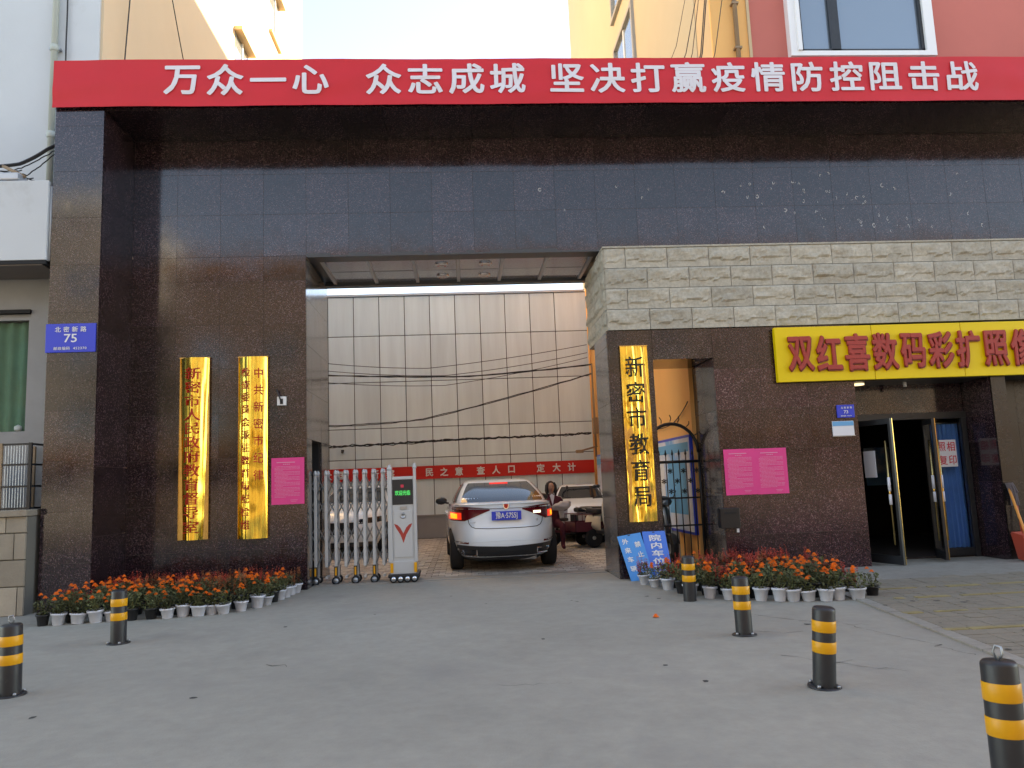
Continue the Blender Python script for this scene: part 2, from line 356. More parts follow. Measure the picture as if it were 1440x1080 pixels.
sheet('shop_apron', 4.95, 14, 10.95, 12.5, .016, M['concrete2'], 'patched concrete apron in front of the shop')
for i, (ya, yb, xa, xb) in enumerate([(8.40, 8.25, 4.75, 12.5), (7.46, 7.30, 4.62, 12.5), (9.35, 9.22, 5.2, 12.5), (10.1, 10.0, 5.4, 12.5)]):
    ln = MB()
    x = xa
    while x < xb:
        x2 = x+random.uniform(.1, .5); t = (x-xa)/(xb-xa); yy = ya+(yb-ya)*t; w = random.uniform(.03, .055)
        ln.box(x, x2, yy-w, yy+w, .005, .0225); x = x2+random.choice([0, 0, .02, .15])
    tag(ln.build('painted_line', M['yline']), ['faded yellow line across the pavers, second from the front', 'faded yellow line across the pavers, closest to the street', 'faded yellow line across the pavers, third from the front', 'faded yellow line across the pavers, nearest the shop door'][i], kind='structure')
def crack(pts, w):
    mb = MB(); P = []
    for i in range(len(pts)-1):
        a, b = Vector(pts[i]), Vector(pts[i+1]); n = max(3, int((b-a).length/.07))
        for k in range(n): P.append(a.lerp(b, k/n)+Vector((random.gauss(0, .02), random.gauss(0, .03))))
    vs = []; 
    for i, p in enumerate(P):
        ww = w*random.uniform(.2, 1)*(1-.5*i/len(P)); vs += [(p.x, p.y-ww, .004), (p.x, p.y+ww, .004)]
    mb.add(vs, [(2*i, 2*i+2, 2*i+3, 2*i+1) for i in range(len(P)-1)]); return mb
cr = MB()
for pts, w in [([(2.75, 6.9), (3.0, 6.5), (3.3, 6.62)], .010), ([(3.0, 6.5), (3.5, 6.1)], .008), ([(3.1, 9.1), (3.6, 8.3), (4.2, 7.9)], .016), ([(3.9, 8.5), (4.0, 7.6), (4.2, 6.9), (4.35, 5.9)], .018),
               ([(2.9, 7.9), (3.4, 7.7)], .008), ([(-1.9, 7.6), (-1.6, 7.5)], .02), ([(.2, 6.4), (.9, 6.3)], .004), ([(3.4, 5.0), (3.9, 4.7)], .006)]:
    q = crack(pts, w); cr.add(q.v, q.f)
for i in range(16):
    a = random.uniform(-4.5, 4); b = random.uniform(3.2, 12); r = random.uniform(.008, .03)
    cr.add([(a+r*random.uniform(.6, 1.7)*math.cos(t), b+r*random.uniform(.6, 1.7)*math.sin(t), .003) for t in [k*math.pi/3 for k in range(6)]], [(0,1,2,3,4,5)])
for i in range(26):
    a = random.uniform(4.6, 9.0); b = random.uniform(6.5, 9.2); r = random.uniform(.01, .035)
    cr.add([(a+r*random.uniform(.6, 1.7)*math.cos(t), b+r*random.uniform(.6, 1.7)*math.sin(t), .0205) for t in [k*math.pi/3 for k in range(6)]], [(0,1,2,3,4,5)])
tag(cr.build('ground_cracks', M['crack']), 'cracks and dark spots in the concrete forecourt', kind='stuff')

# ------------------------------------------------------------------ gateway: left pillar
ZL = [0.0]+[-.07+.755*k for k in range(1, 11)]+[7.75]
p = thing('granite_pillar', 'tall square pillar of dark polished granite carrying the blue number plate 75', 'pillar', (-5.9, 12.5, 0))
MB().box(-6.24, -5.56, 11.965, 13.0, 0, 7.74).build('pillar_core', M['core'], p)
tiles(p, [-6.275, -5.53], ZL, 11.93, M['granite'])
tiles_x(p, [11.965, 13.095], [.0, 1.05, 2.1, 3.15, 4.2, 5.25, 6.3, 7.75], -5.53, M['granite'], 1)
tiles_x(p, [11.965, 13.0], [.0, 1.05, 2.1, 3.15, 4.2, 5.25, 6.3, 7.75], -6.275, M['granite'], -1)
# ------------------------------------------------------------------ gateway: main wall
g = thing('gateway_wall', 'broad dark polished granite gateway wall above and left of the vehicle opening', 'gateway', (0, 13.6, 0))
MB().box(-5.56, -2.66, 13.135, 13.54, 0, 5.65).box(-5.56, -2.66, 14.45, 15.2, 0, 5.65).box(-5.56, -3.9, 13.54, 14.45, 0, 5.65)\
    .box(-3.9, -2.66, 13.54, 14.45, 2.48, 5.65).build('left_core', M['core'], g)
MB().box(-5.56, 14, 13.135, 15.2, 5.72, 8.5).build('upper_core', M['core'], g)
xl = [-5.53, -4.8, -4.07, -3.34, -2.62]
tiles(g, xl, [.0]+ZL[1:8]+[5.65], 13.10, M['granite'])
xu = [-5.53+.73*i for i in range(28)]
tiles(g, xu, [5.65, 6.4, 7.13, 7.75], 13.10, M['granite'])
tiles_x(g, [13.135, 13.54, 14.45, 15.2], [0, 1.2, 2.48, 3.3, 4.1, 4.9, 5.64], -2.62, M['sheengranite'], 1, holes=[(13.54, 14.45, 0, 2.48)])
MB().box(-3.88, -3.86, 13.56, 14.43, 0, 2.46).box(-3.86, -2.67, 13.545, 13.555, 0, 2.46).box(-3.86, -2.67, 14.44, 14.45, 0, 2.46).build('slot_lining', M['dark'], g)
# passage ceiling, its frame, panels and downlights
MB().box(-2.66, 2.7, 13.135, 15.2, 5.69, 5.72).build('ceiling_core', M['ceilf'], g)
MB().box(-2.62, 2.7, 13.1, 13.42, 5.62, 5.69).box(-2.62, 2.7, 15.0, 15.2, 5.60, 5.69).build('ceiling_edge', M['ceilf'], g)
for i in range(7): MB().box(-2.42+i*.81-.03, -2.42+i*.81+.03, 13.42, 15.0, 5.635, 5.69).build('ceiling_rib', M['alu'], g)
for i in range(6):
    for j in range(2):
        piece('ceiling_panel', 'cp', lambda: MB().box(-.37, .37, -.38, .38, 0, .015), M['ceilp'], g, (-2.015+i*.81, 13.82+j*.79, 5.66+.004*((i+j) % 2)), (random.gauss(0, .004), random.gauss(0, .004), 0))
for i in (2, 3):
    for j in range(2):
        d = piece('downlight', 'dl', lambda: MB().lathe([(.09, 0), (.12, -.012), (.12, .02), (.09, .02), (.085, .01), (.02, .01)], 16), M['chrome'], g, (-2.015+i*.81+.1, 13.82+j*.79, 5.648))
# glue marks on the upper right wall
gl = MB()
for i in range(66):
    x = random.uniform(4.6, 10.1) if i < 61 else random.uniform(1, 4); z = random.uniform(5.95, 7.0) if x > 6 else random.uniform(6.3, 6.9); r = random.uniform(.014, .045)
    if i < 26: x = random.gauss(7.3, .75); z = random.gauss(6.25, .22)
    n = 9; t0 = random.random()*6; e = random.uniform(.5, 1); sw = random.choice([5, 7, 9])
    vs = []
    for k in range(sw):
        t = t0+k*2*math.pi/9; rr = r*random.uniform(.8, 1.1)
        vs += [(x+rr*math.cos(t)*e, 13.0975, z+rr*math.sin(t)), (x+rr*.55*math.cos(t)*e, 13.0975, z+rr*.55*math.sin(t))]
    gl.add(vs, [(2*k, 2*k+2, 2*k+3, 2*k+1) for k in range(sw-1)])
tag(gl.build('glue_marks', M['glue'], g), 'dried rings of glue left by removed letters', kind='stuff')
# ------------------------------------------------------------------ canopy
c = thing('gateway_canopy', 'deep dark granite canopy beam running the whole width behind the red banner', 'canopy', (2, 12.5, 7.75))
MB().box(-6.25, 14, 11.965, 13.13, 7.78, 8.52).build('canopy_core', M['core'], c)
for i in range(27):
    x0 = -5.53+.73*i
    if x0 > 13.3: break
    piece('soffit_tile', 'st', lambda: MB().box(-.3615, .3615, 0, 1.12, 0, .03), M['granite'], c, (x0+.365, 11.97, 7.75), (random.gauss(0, .001), random.gauss(0, .001), 0))
MB().box(-6.30, 14.03, 11.90, 13.2, 8.52, 8.555).build('coping', M['alu'], c)
MB().box(-6.28, 14, 11.93, 11.965, 7.76, 8.515).build('fascia', M['granite'], c)
# ------------------------------------------------------------------ stone band
s = thing('stone_band', 'band of pale rough split stone blocks above the side gate and shop', 'stone wall', (7, 12.9, 4.06))
MB().box(2.51, 14, 12.52, 13.13, 4.06, 5.47).box(2.51, 3.1, 13.13, 14.35, 4.06, 5.6).build('backing', M['mortar'], s)
MB().box(2.445, 14, 12.44, 13.13, 5.47, 5.50).build('capping', M['stone'], s)
def rock(w, h, key, side=False):
    nx, nz = max(4, int(w/.045)), 9
    off = Vector((random.uniform(0, 99), random.uniform(0, 99), 0)); tilt = random.uniform(-.014, .018)
    mb = MB()
    def fn(u, v):
        e = min(u, 1-u)*w; f = min(v, 1-v)*h; edge = min(1, min(e/.05, f/.04))
        q = noise.noise(Vector((u*w*4.5, v*h*7, 0))+off)*.030+noise.noise(Vector((u*w*14, v*h*20, 3))+off)*.010
        low = .034 if v < .33+.16*noise.noise(Vector((u*w*5, 7, 0))+off) else 0
        d = -(.020+edge*(.024+q*1.1+tilt*(v-.5)-low))
        if side: return (d, (u-.5)*w, (v-.5)*h)
        return ((u-.5)*w, d, (v-.5)*h)
    mb.grid(fn, nx, nz, smooth=False, flip=side)
    if side: mb.box(-.018, .04, -w/2, w/2, -h/2, h/2)
    else: mb.box(-w/2, w/2, -.018, .04, -h/2, h/2)
    return mb
zr = [4.06, 4.414, 4.768, 5.122, 5.47]
for r_ in range(4):
    h = zr[r_+1]-zr[r_]; w0 = .72; start = 2.47+(w0 if r_ in (0, 2) else .36) ; xs = [2.47]
    x = start
    while x < 14: xs.append(x); x += w0
    for i in range(len(xs)-1):
        w = xs[i+1]-xs[i]
        mb = rock(w-.009, h-.009, None)
        mb.build('stone_block', M['stone'], s, world=False).location = ((((xs[i]+xs[i+1])/2)-7)*K, (12.48-12.9)*K, ((zr[r_]+zr[r_+1])/2-4.06)*K)
    ys = [12.48, 12.48+(.36 if r_ % 2 == 0 else .6), 13.3 if r_ % 2 == 0 else 13.7, 14.35]
    for i in range(3):
        mb = rock(ys[i+1]-ys[i]-.009, h-.009, None, True)
        mb.build('stone_block', M['stone'], s, world=False).location = ((2.475-7)*K, ((ys[i]+ys[i+1])/2-12.9)*K, ((zr[r_]+zr[r_+1])/2-4.06)*K)
# ------------------------------------------------------------------ side wall with pedestrian doorway
w_ = thing('side_gate_wall', 'low reddish granite wall under the stone band, pierced by the pedestrian doorway', 'wall', (4.5, 12.9, 0))
MB().box(2.475, 3.165, 12.515, 13.66, 0, 4.05).box(4.255, 6.585, 12.515, 13.66, 0, 4.05).box(3.165, 4.255, 12.515, 13.66, 3.58, 4.05).build('wall_core', M['core'], w_)
ZR = [0, .61, 1.30, 1.99, 2.67, 3.36, 4.05]; ZR2 = [0, .61, 1.30, 1.99, 2.67, 3.545]
tiles(w_, [2.44, 3.2], ZR, 12.48, M['granite'])
tiles(w_, [3.2, 4.22], [3.545, 4.05], 12.48, M['granite'])
tiles(w_, [4.22, 5.0, 5.8, 6.62], ZR, 12.48, M['granite2'])
tiles_x(w_, [12.515, 13.1, 13.68], [0, .95, 1.9, 2.85, 3.8, 4.05], 2.44, M['sheengranite'], -1)
tiles_x(w_, [12.515, 13.1, 13.68], ZR2, 4.22, M['sheengranite'], -1)
tiles_x(w_, [12.515, 13.1, 13.68], ZR2, 3.2, M['sheengranite'], 1)
tiles_x(w_, [12.515, 13.3], ZR[:5]+[3.1], 6.62, M['granite'], 1)
MB().box(3.2, 4.22, 12.515, 13.66, 3.555, 3.58).build('doorway_soffit', M['granite'], w_)
# ------------------------------------------------------------------ right column beside the shop
rc = thing('shop_column', 'dark granite wall right of the shop doors where the broom leans', 'wall', (11, 12.9, 0))
MB().box(9.06, 9.25, 12.515, 13.3, 0, 4.05).box(9.25, 14, 13.29, 13.5, 0, 4.05).box(9.25, 14, 12.60, 13.3, 3.10, 4.05).build('wall_core', M['core'], rc)
tiles(rc, [9.02, 9.28], ZR, 12.48, M['shadegranite'])
tiles(rc, [9.28, 10.0, 10.75, 11.5, 12.3, 13.1, 14], [0, .77, 1.54, 2.32, 3.10], 13.25, M['shadegranite'])
tiles_x(rc, [12.515, 13.25], ZR[:5]+[3.1], 9.28, M['shadegranite'], 1)
tiles_x(rc, [12.515, 13.3], ZR[:5]+[3.1], 9.02, M['granite'], -1)

# ------------------------------------------------------------------ banners
SURF = {}
def banner(name, label, x0, x1, Y, z0, z1, m, amp=.012, ph=0):
    t = thing(name, label, 'banner', ((x0+x1)/2, Y, z0))
    nx = int((x1-x0)/.09)
    def fn(u, v):
        x = x0+(x1-x0)*u
        q = noise.noise(Vector((x*.8+ph, v*1.5, 0)))*amp+noise.noise(Vector((x*3+ph, v*4, 5)))*amp*.45+amp*.5*math.sin((v*5+noise.noise(Vector((x*.5, 0, ph)))*2.2)*2.2)*(.3+.7*(1-v))*(v > .02)
        zz = z0+(z1-z0)*v+(.012*noise.noise(Vector((x*.7, 3, ph))) if v in (0, 1) else 0)
        return (x, Y+q*.8-.012, zz)
    SURF[t.name] = lambda x, z: fn((x-x0)/(x1-x0), min(.99, max(.01, (z-z0)/(z1-z0))))[1]
    a = MB().grid(fn, nx, 10).grid(lambda u, v: (lambda p_: (p_[0], p_[1]+.006, p_[2]))(fn(u, v)), nx, 10, flip=True).build('cloth', m, t)
    return t
def line_text(parent, name, items, Y, zc, h, m, bold=.02, w=None):
    """items: list of (char, x centre); every character its own part"""
    for ch, x in items:
        src = text_mb(ch, 1.0, bold)
        xs = [v[0] for v in src.v]; zs = [v[2] for v in src.v]
        cellw = h*.97 if w is None else w
        mb = MB(); put(mb, src, (0, 0, 0), cellw/.93, h/.93)
        mb.v = [(x+v[0], SURF[parent.name](x+v[0], zc+v[2])-.014+v[1], zc+v[2]) for v in mb.v]
        mb.build(name, m, parent)
b = banner('red_banner', 'long red cloth banner with large white characters along the top of the gateway', -6.3, 13.9, 11.87, 7.765, 8.555, M['red'], .022)
it = []
for txt, xa, xb in (('万众一心', -4.59, -1.99), ('众志成城', -1.39, 1.2), ('坚决打赢疫情防控阻击战', 1.61, 9.0)):
    n = len(txt); cw = .57; 
    for i, ch in enumerate(txt): it.append((ch, xa+cw/2+(xb-xa-cw)*i/(n-1)))
line_text(b, 'character', it, 11.815, 8.20, .51, M['lettering'], .022, .56)
# ------------------------------------------------------------------ shop sign
sg = thing('shop_sign', 'long yellow shop sign with raised red characters above the glass doors', 'sign', (9.3, 12.35, 3.1))
for i, (a, b_) in enumerate([(5.26, 6.93), (6.94, 8.50), (8.51, 10.1), (10.105, 11.7), (11.705, 13.3)]):
    MB().bevbox(a, b_, 12.36, 12.45, 3.085, 4.01, .006).build('sign_panel', M['yellowboard'], sg)
for i, ch in enumerate('双红喜数码彩扩照像'):
    src = text_mb(ch, 1.0, .022, .02)
    mb = MB()
    put(mb, src, (0, 0, 0), (.41)/.93, .60/.93)
    f = MB(); mm = MB()
    o = mb.build('character', M['signred'], sg, world=False); o.location = tuple(Vector((5.66+.487*i, 12.328, 3.555))*K-Vector(sg.location))
    sh = MB(); src2 = text_mb(ch, 1.0, .03, .02); put(sh, src2, (0, 0, 0), (.41)/.93, .60/.93)
    o2 = sh.build('character_side', M['signside'], sg, world=False); o2.location = tuple(Vector((5.675+.487*i, 12.345, 3.538))*K-Vector(sg.location))
# ------------------------------------------------------------------ gold plaques
def plaque(name, label, x0, x1, Y, z0, z1, bulge, cols, ink, seed, taper=0, rip=.004):
    t = thing(name, label, 'plaque', ((x0+x1)/2, Y, z0))
    off = Vector((seed*9.1, seed*3.7, 0))
    def fn(u, v):
        x = x0+(x1-x0)*u; z = z0+(z1-z0)*v
        xx = x+taper*(1-v)*(.5-u)
        q = noise.noise(Vector((u*5, v*1.3, 0))+off)*rip*2.6+noise.noise(Vector((u*12, v*3.2, 9))+off)*rip*1.9+noise.noise(Vector((u*3, v*9, 4))+off)*rip*1.7
        return (xx, Y-.012-bulge*(1-(2*u-1)**2)+q, z)
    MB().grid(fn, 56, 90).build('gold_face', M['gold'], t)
    MB().box(x0, x1, Y-.010, Y+.03, z0, z1).build('backing_board', M['goldtrim'], t)
    MB().box(x0-.01, x1+.01, Y-.03, Y+.03, z1, z1+.015).box(x0-.004, x0, Y-.02, Y+.03, z0, z1).box(x1, x1+.004, Y-.02, Y+.03, z0, z1).build('edge_trim', M['goldtrim'], t)
    for xc, txt, za, zb, hh, ww in cols:
        n = len(txt)
        for i, ch in enumerate(txt):
            zc = za+(zb-za)*i/max(1, n-1); src = text_mb(ch, 1.0, .006); mb = MB()
            ub = (xc-x0)/(x1-x0)
            for v in src.v:
                X = xc+v[0]*ww/.93; uu = min(1, max(0, (X-x0)/(x1-x0)))
                mb.v.append((X, Y-.012-bulge*(1-(2*uu-1)**2)-rip*2.6-.004+v[1]*.3, zc+v[2]*hh/.93))
            mb.f = src.f; mb.m = src.m; mb.sm = src.sm
            mb.build('character', ink, t)
    return t
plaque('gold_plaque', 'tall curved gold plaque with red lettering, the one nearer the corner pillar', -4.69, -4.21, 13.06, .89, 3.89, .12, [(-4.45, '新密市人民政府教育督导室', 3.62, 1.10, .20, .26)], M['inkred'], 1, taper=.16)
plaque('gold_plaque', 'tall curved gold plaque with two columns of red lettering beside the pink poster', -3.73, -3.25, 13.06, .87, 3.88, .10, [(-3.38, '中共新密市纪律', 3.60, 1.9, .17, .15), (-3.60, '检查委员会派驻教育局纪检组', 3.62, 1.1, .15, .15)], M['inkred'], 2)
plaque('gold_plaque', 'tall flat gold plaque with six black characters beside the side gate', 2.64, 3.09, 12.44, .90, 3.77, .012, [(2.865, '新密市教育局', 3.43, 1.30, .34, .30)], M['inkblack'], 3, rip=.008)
# ------------------------------------------------------------------ door plates and notices
def plate(name, label, cat, x0, x1, Y, z0, z1, m, lines):
    t = thing(name, label, cat, ((x0+x1)/2, Y, z0))
    MB().bevbox(x0, x1, Y-.02, Y, z0, z1, .005).build('plate', m, t)
    for body, xf, zf, h, ww, sp in lines:
        src = text_mb(body, 1.0, .012, 0, 0, sp); mb = MB(); put(mb, src, (x0+(x1-x0)*xf, Y-.022, z0+(z1-z0)*zf), h*ww/.93, h/.93); mb.build('lettering', M['white'], t)
    return t
plate('number_plate', 'blue enamel street number plate 75 on the corner pillar', 'number plate', -6.29, -5.55, 11.925, 3.84, 4.285, M['blue'],
      [('北密新路', .5, .80, .085, 1, 1.75), ('75', .5, .49, .17, 1.15, 1), ('邮政编码  452370', .5, .14, .05, 1.05, 1.2)])
plate('number_plate', 'small blue street number plate 73 beside the shop doorway', 'number plate', 6.26, 6.56, 12.475, 2.465, 2.68, M['blue'],
      [('北密新路', .55, .78, .035, 1, 1.75), ('73', .5, .45, .07, 1.1, 1), ('邮政编码  452370', .5, .14, .02, 1, 1.2)])
t = thing('paper_notice', 'small notice with a blue heading under the number plate 73', 'notice', (6.34, 12.47, 2.17))
MB().box(6.16, 6.53, 12.462, 12.474, 2.17, 2.41).build('sheet', M['paper'], t); MB().box(6.165, 6.525, 12.458, 12.461, 2.33, 2.405).build('heading', M['paperblue'], t)
MB().box(6.15, 6.54, 12.455, 12.474, 2.155, 2.17).build('clip', M['steel'], t)
def poster(label, x0, x1, Y, z0, z1, seed):
    t = thing('pink_poster', label, 'poster', ((x0+x1)/2, Y, z0)); rnd = random.Random(seed)
    MB().grid(lambda u, v: (x0+(x1-x0)*u, Y-.008-.006*noise.noise(Vector((u*3, v*3, seed))), z0+(z1-z0)*v), 8, 8).grid(lambda u, v: (x0+(x1-x0)*u, Y-.002, z0+(z1-z0)*v), 1, 1).build('sheet', M['pink'], t)
    mb = MB(); w = x1-x0; h = z1-z0
    def ln(a, b_, z, th): mb.box(x0+w*a, x0+w*b_, Y-.0165, Y-.0155, z-th/2, z+th/2)
    ln(.16, .72, z0+h*.90, .012); 
    for k in range(4): ln(.36+k*.055, .395+k*.055, z0+h*.86, .014)
    z = z0+h*.81; k = 0
    while z > z0+.13*h:
        a = .10 if k % 4 else .14; e = .88 if k % 4 != 3 else rnd.uniform(.35, .7); x = a
        while x < e: x2 = min(e, x+rnd.uniform(.03, .12)); ln(x, x2-.012, z, .006); x = x2
        z -= h*.0285; k += 1
    ln(.58, .8, z0+h*.09, .006); ln(.6, .76, z0+h*.06, .006)
    mb.build('print', M['pinkprint'], t)
poster('bright pink printed poster on the dark wall between the gold plaque and the sliding gate', -3.2, -2.66, 13.09, 1.40, 2.17, 1)
poster('pink printed poster right of the side gate, the half nearer the iron gate', 4.27, 4.80, 12.47, 1.26, 2.01, 2)
poster('pink printed poster right of the side gate, the half nearer the shop', 4.802, 5.33, 12.47, 1.255, 2.005, 3)
t = thing('wall_socket', 'small white wall box with a black aerial beside the gold plaque', 'wall box', (-3.02, 13.08, 3.10))
MB().bevbox(-3.10, -2.95, 13.05, 13.095, 3.05, 3.20, .008).build('box', M['white'], t); MB().box(-3.05, -3.0, 13.044, 13.049, 3.07, 3.16).build('mark', M['black'], t); MB().tube([(-3.02, 13.04, 3.09), (-3.10, 13.02, 3.32)], .012, 6).build('aerial', M['black'], t)

# ------------------------------------------------------------------ sliding gate
def wheel(mb_t, mb_r, c, r, w):
    mb_t.lathe([(r*.62, -w/2), (r*.92, -w/2), (r, -w*.3), (r, w*.3), (r*.92, w/2), (r*.62, w/2)], 16, c, axis='x')
    mb_r.lathe([(r*.6, -w*.52), (r*.6, w*.52)], 12, c, axis='x')
sgx = thing('sliding_gate', 'retractable grey aluminium lattice gate on castors, pulled open to the left', 'gate', (-1.9, 13.65, 0))
xs = [-2.75+.1905*i for i in range(8)]
posts = [-2.58, -2.40, -2.235, -2.07, -1.905, -1.745, -1.585, -1.425]
for i, x in enumerate([-3.1, -2.93, -2.76]+posts):
    for y in (13.60, 13.86):
        if y > 13.7 and i % 2: pass
        MB().bevbox(x-.024, x+.024, y-.018, y+.018, .12 if i % 2 else .30, 1.86, .006).lathe([(.030, 0), (.034, .03), (.024, .075), (.006, .09)], 10, (x, y, 1.86)).build('post', M['alu'], sgx)
    MB().box(x-.02, x+.02, 13.62, 13.84, 1.84, 1.88).box(x-.02, x+.02, 13.62, 13.84, .10, .14).build('cross_bar', M['alu'], sgx)
    if i % 2 == 1:
        for y in (13.58, 13.88):
            a = MB().bevbox(x-.03, x+.03, y-.02, y+.02, .13, .31, .006).box(x-.014, x+.014, y-.024, y+.024, .16, .29, 1); a.build('bumper', [M['plastic'], M['yellow']], sgx)
            a = MB(); a.lathe([(.045, -.03), (.07, -.026), (.07, .026), (.045, .03)], 14, (x, y, .07), axis='y'); a.build('castor', M['rubber'], sgx)
            MB().lathe([(.004, -.036), (.044, -.034), (.044, .034), (.004, .036)], 12, (x, y, .07), axis='y').build('castor_hub', M['steel'], sgx)
lat = [-3.1, -2.93, -2.76]+posts+[-1.29]
for i in range(len(lat)-1):
    a, b2 = lat[i], lat[i+1]
    for y in (13.64,):
        for k in range(4):
            z0 = .28+k*.42; z1 = z0+.34; zz = (z0, z1) if k % 2 == 0 else (z1, z0)
            MB().tube([(a, y, zz[0]), (b2, y+.012, zz[1])], .011, 4).tube([(a, y+.16, zz[1]), (b2, y+.17, zz[0])], .010, 4).build('lattice_bar', M['steel'], sgx)
# head unit
MB().bevbox(-1.33, -1.255, 13.44, 13.52, .34, 1.90, .01).lathe([(.045, 0), (.05, .03), (.036, .08), (.01, .1)], 10, (-1.292, 13.48, 1.90)).build('head_post', M['alu'], sgx)
MB().bevbox(-.885, -.835, 13.44, 13.52, .34, 1.92, .01).lathe([(.035, 0), (.038, .03), (.026, .08), (.01, .1)], 10, (-.86, 13.48, 1.92)).build('head_post', M['alu'], sgx)
MB().bevbox(-1.255, -.885, 13.46, 14.0, .34, 1.79, .008).build('housing', M['alu'], sgx)
MB().bevbox(-1.225, -.915, 13.445, 13.47, .42, 1.21, .006).build('door_panel', M['alu'], sgx)
MB().box(-1.245, -.895, 13.45, 13.462, 1.31, 1.74).build('display', M['black'], sgx)
q = text_mb('欢迎光临', 1.0, .02); mb = MB(); put(mb, q, (-1.07, 13.446, 1.51), .066, .088); mb.build('display_text', M['led'], sgx)
MB().box(-1.10, -1.05, 13.446, 13.449, 1.60, 1.65).build('display_dot', M['redled'], sgx)
MB().bevbox(-1.12, -1.0, 13.44, 13.462, 1.225, 1.285, .004).build('handle', M['steel'], sgx)
MB().lathe([(.055, 0), (.05, -.008), (.03, -.008), (.028, -.002), (.002, -.002)], 18, (-1.07, 13.444, 1.12), axis='y').build('lock', M['steel'], sgx)
e = MB()
for sgn in (-1, 1):
    P = [(.0, .62), (.0, .78), (.05*sgn, .88), (.10*sgn, .93), (.155*sgn, .95), (.135*sgn, .90), (.10*sgn, .84), (.05*sgn, .76)]
    e.add([(-1.07+a, 13.443, b2+.04) for a, b2 in P], [tuple(range(8)) if sgn < 0 else tuple(range(8))[::-1]])
e.build('emblem', M['signred'], sgx)
MB().bevbox(-1.30, -.87, 13.45, 14.0, .14, .36, .01).build('lower_skirt', M['alu'], sgx)
for k in (-1.30, -.90): MB().box(k, k+.05, 13.435, 13.449, .17, .33).build('reflector', M['yellow'], sgx)
MB().bevbox(-1.34, -.82, 13.42, 14.05, .08, .15, .02).build('wheel_frame', M['plastic'], sgx)
for k in range(4):
    for y in (13.44, 14.0):
        MB().lathe([(.04, -.03), (.066, -.026), (.066, .026), (.04, .03)], 14, (-1.25+k*.118, y, .068), axis='y').build('castor', M['rubber'], sgx)
        MB().lathe([(.004, -.035), (.042, -.033), (.042, .033), (.004, .035)], 12, (-1.25+k*.118, y, .068), axis='y').build('castor_hub', M['chrome'], sgx)
# ------------------------------------------------------------------ pedestrian iron gate
ig = thing('iron_gate', 'black wrought iron pedestrian gate with arched top and flower ornaments', 'gate', (3.71, 13.55, 0))
X0, X1, YG = 3.23, 4.19, 13.55
def rod(n, pts, r, seg=6): return MB().tube(pts, r, seg).build(n, M['blackmetal'], ig)
rod('stile', [(X0, YG, .04), (X0, YG, 2.1)], .028, 8); rod('stile', [(X1, YG, .04), (X1, YG, 2.1)], .028, 8)
rod('arch', [(3.71+.48*math.cos(a), YG, 2.02+.52*math.sin(a)) for a in [math.pi*i/16 for i in range(17)]], .03, 8)
for z, r in ((.10, .02), (.74, .016), (1.22, .016), (1.86, .028)): rod('rail', [(X0, YG, z), (X1, YG, z)], r)
for i in range(1, 8):
    x = X0+.12*i; rod('bar', [(x, YG, .05), (x, YG, 1.98+.03*(i % 2))], .010)
    MB().lathe([(.010, 0), (.022, .03), (.004, .11)], 8, (x, YG, 1.97)).build('spear_tip', M['blackmetal'], ig)
fl = lambda: (lambda mb: [mb.tube([(0, 0, 0), (.045*math.cos(a), 0, .045*math.sin(a))], .004, 4, radii=[.005, .013]) for a in [k*math.pi/3+.5 for k in range(6)]] and mb)(MB())
for i in range(8):
    for j, z in enumerate((1.34, 1.52, 1.70)):
        if (i+j) % 2: piece('flower_ornament', 'flo', fl, M['blackmetal'], ig, (X0+.06+.12*i, YG-.01, z))
for i, a in enumerate([.25, .55, .95, 1.3, math.pi/2, 1.9, 2.3, 2.75]):
    x, z = 3.71+.5*math.cos(a), 2.04+.54*math.sin(a)
    rod('scroll', [(x, YG, z), (x+.05*math.cos(a)+.02, YG, z+.06*math.sin(a)), (x+.09*math.cos(a), YG, z+.12*math.sin(a))], .009, 5)
t = thing('letter_box', 'black metal box fixed at the right edge of the side doorway', 'box', (4.15, 12.9, 1.05))
MB().bevbox(4.10, 4.42, 12.32, 12.475, .74, 1.06, .01).build('body', M['blackmetal'], t); MB().box(4.16, 4.36, 12.312, 12.319, .97, 1.0).build('slot', M['dark'], t); MB().box(4.40, 4.44, 12.46, 12.475, .66, .72).build('tab', M['paper'], t)
# ------------------------------------------------------------------ leaning boards
def board(label, corners, th, m, cols, seed):
    """corners: bottom-left, bottom-right, top-right, top-left"""
    bl, br, tr, tl = [Vector(q) for q in corners]; n = (br-bl).cross(tl-bl).normalized()
    t = thing('notice_board', label, 'board', tuple((bl+br)/2))
    vs = [bl, br, tr, tl]; MB().add([v for v in vs]+[v-n*th for v in vs], [(0,1,2,3),(7,6,5,4),(0,4,5,1),(1,5,6,2),(2,6,7,3),(3,7,4,0)]).build('board', m, t)
    mb = MB(); mb.add([tl.lerp(tr, .44)+n*.004-(tl-bl)*.03, tl.lerp(tr, .54)+n*.004-(tl-bl)*.03, tl.lerp(tr, .54)+n*.004-(tl-bl)*.01, tl.lerp(tr, .44)+n*.004-(tl-bl)*.01], [(0,1,2,3)]); mb.build('clip', M['plastic'], t)
    for uc, txt, va, vb, h, w in cols:
        for i, ch in enumerate(txt):
            vv = va+(vb-va)*i/max(1, len(txt)-1); src = text_mb(ch, 1.0, .025); mb = MB()
            for p_ in src.v:
                u = uc+p_[0]*w; v = vv+p_[2]*h
                mb.v.append(bl.lerp(br, u).lerp(tl.lerp(tr, u), v)+n*(.003-p_[1]*.4))
            mb.f = src.f; mb.m = src.m; mb.sm = src.sm; mb.build('character', M['white'], t)
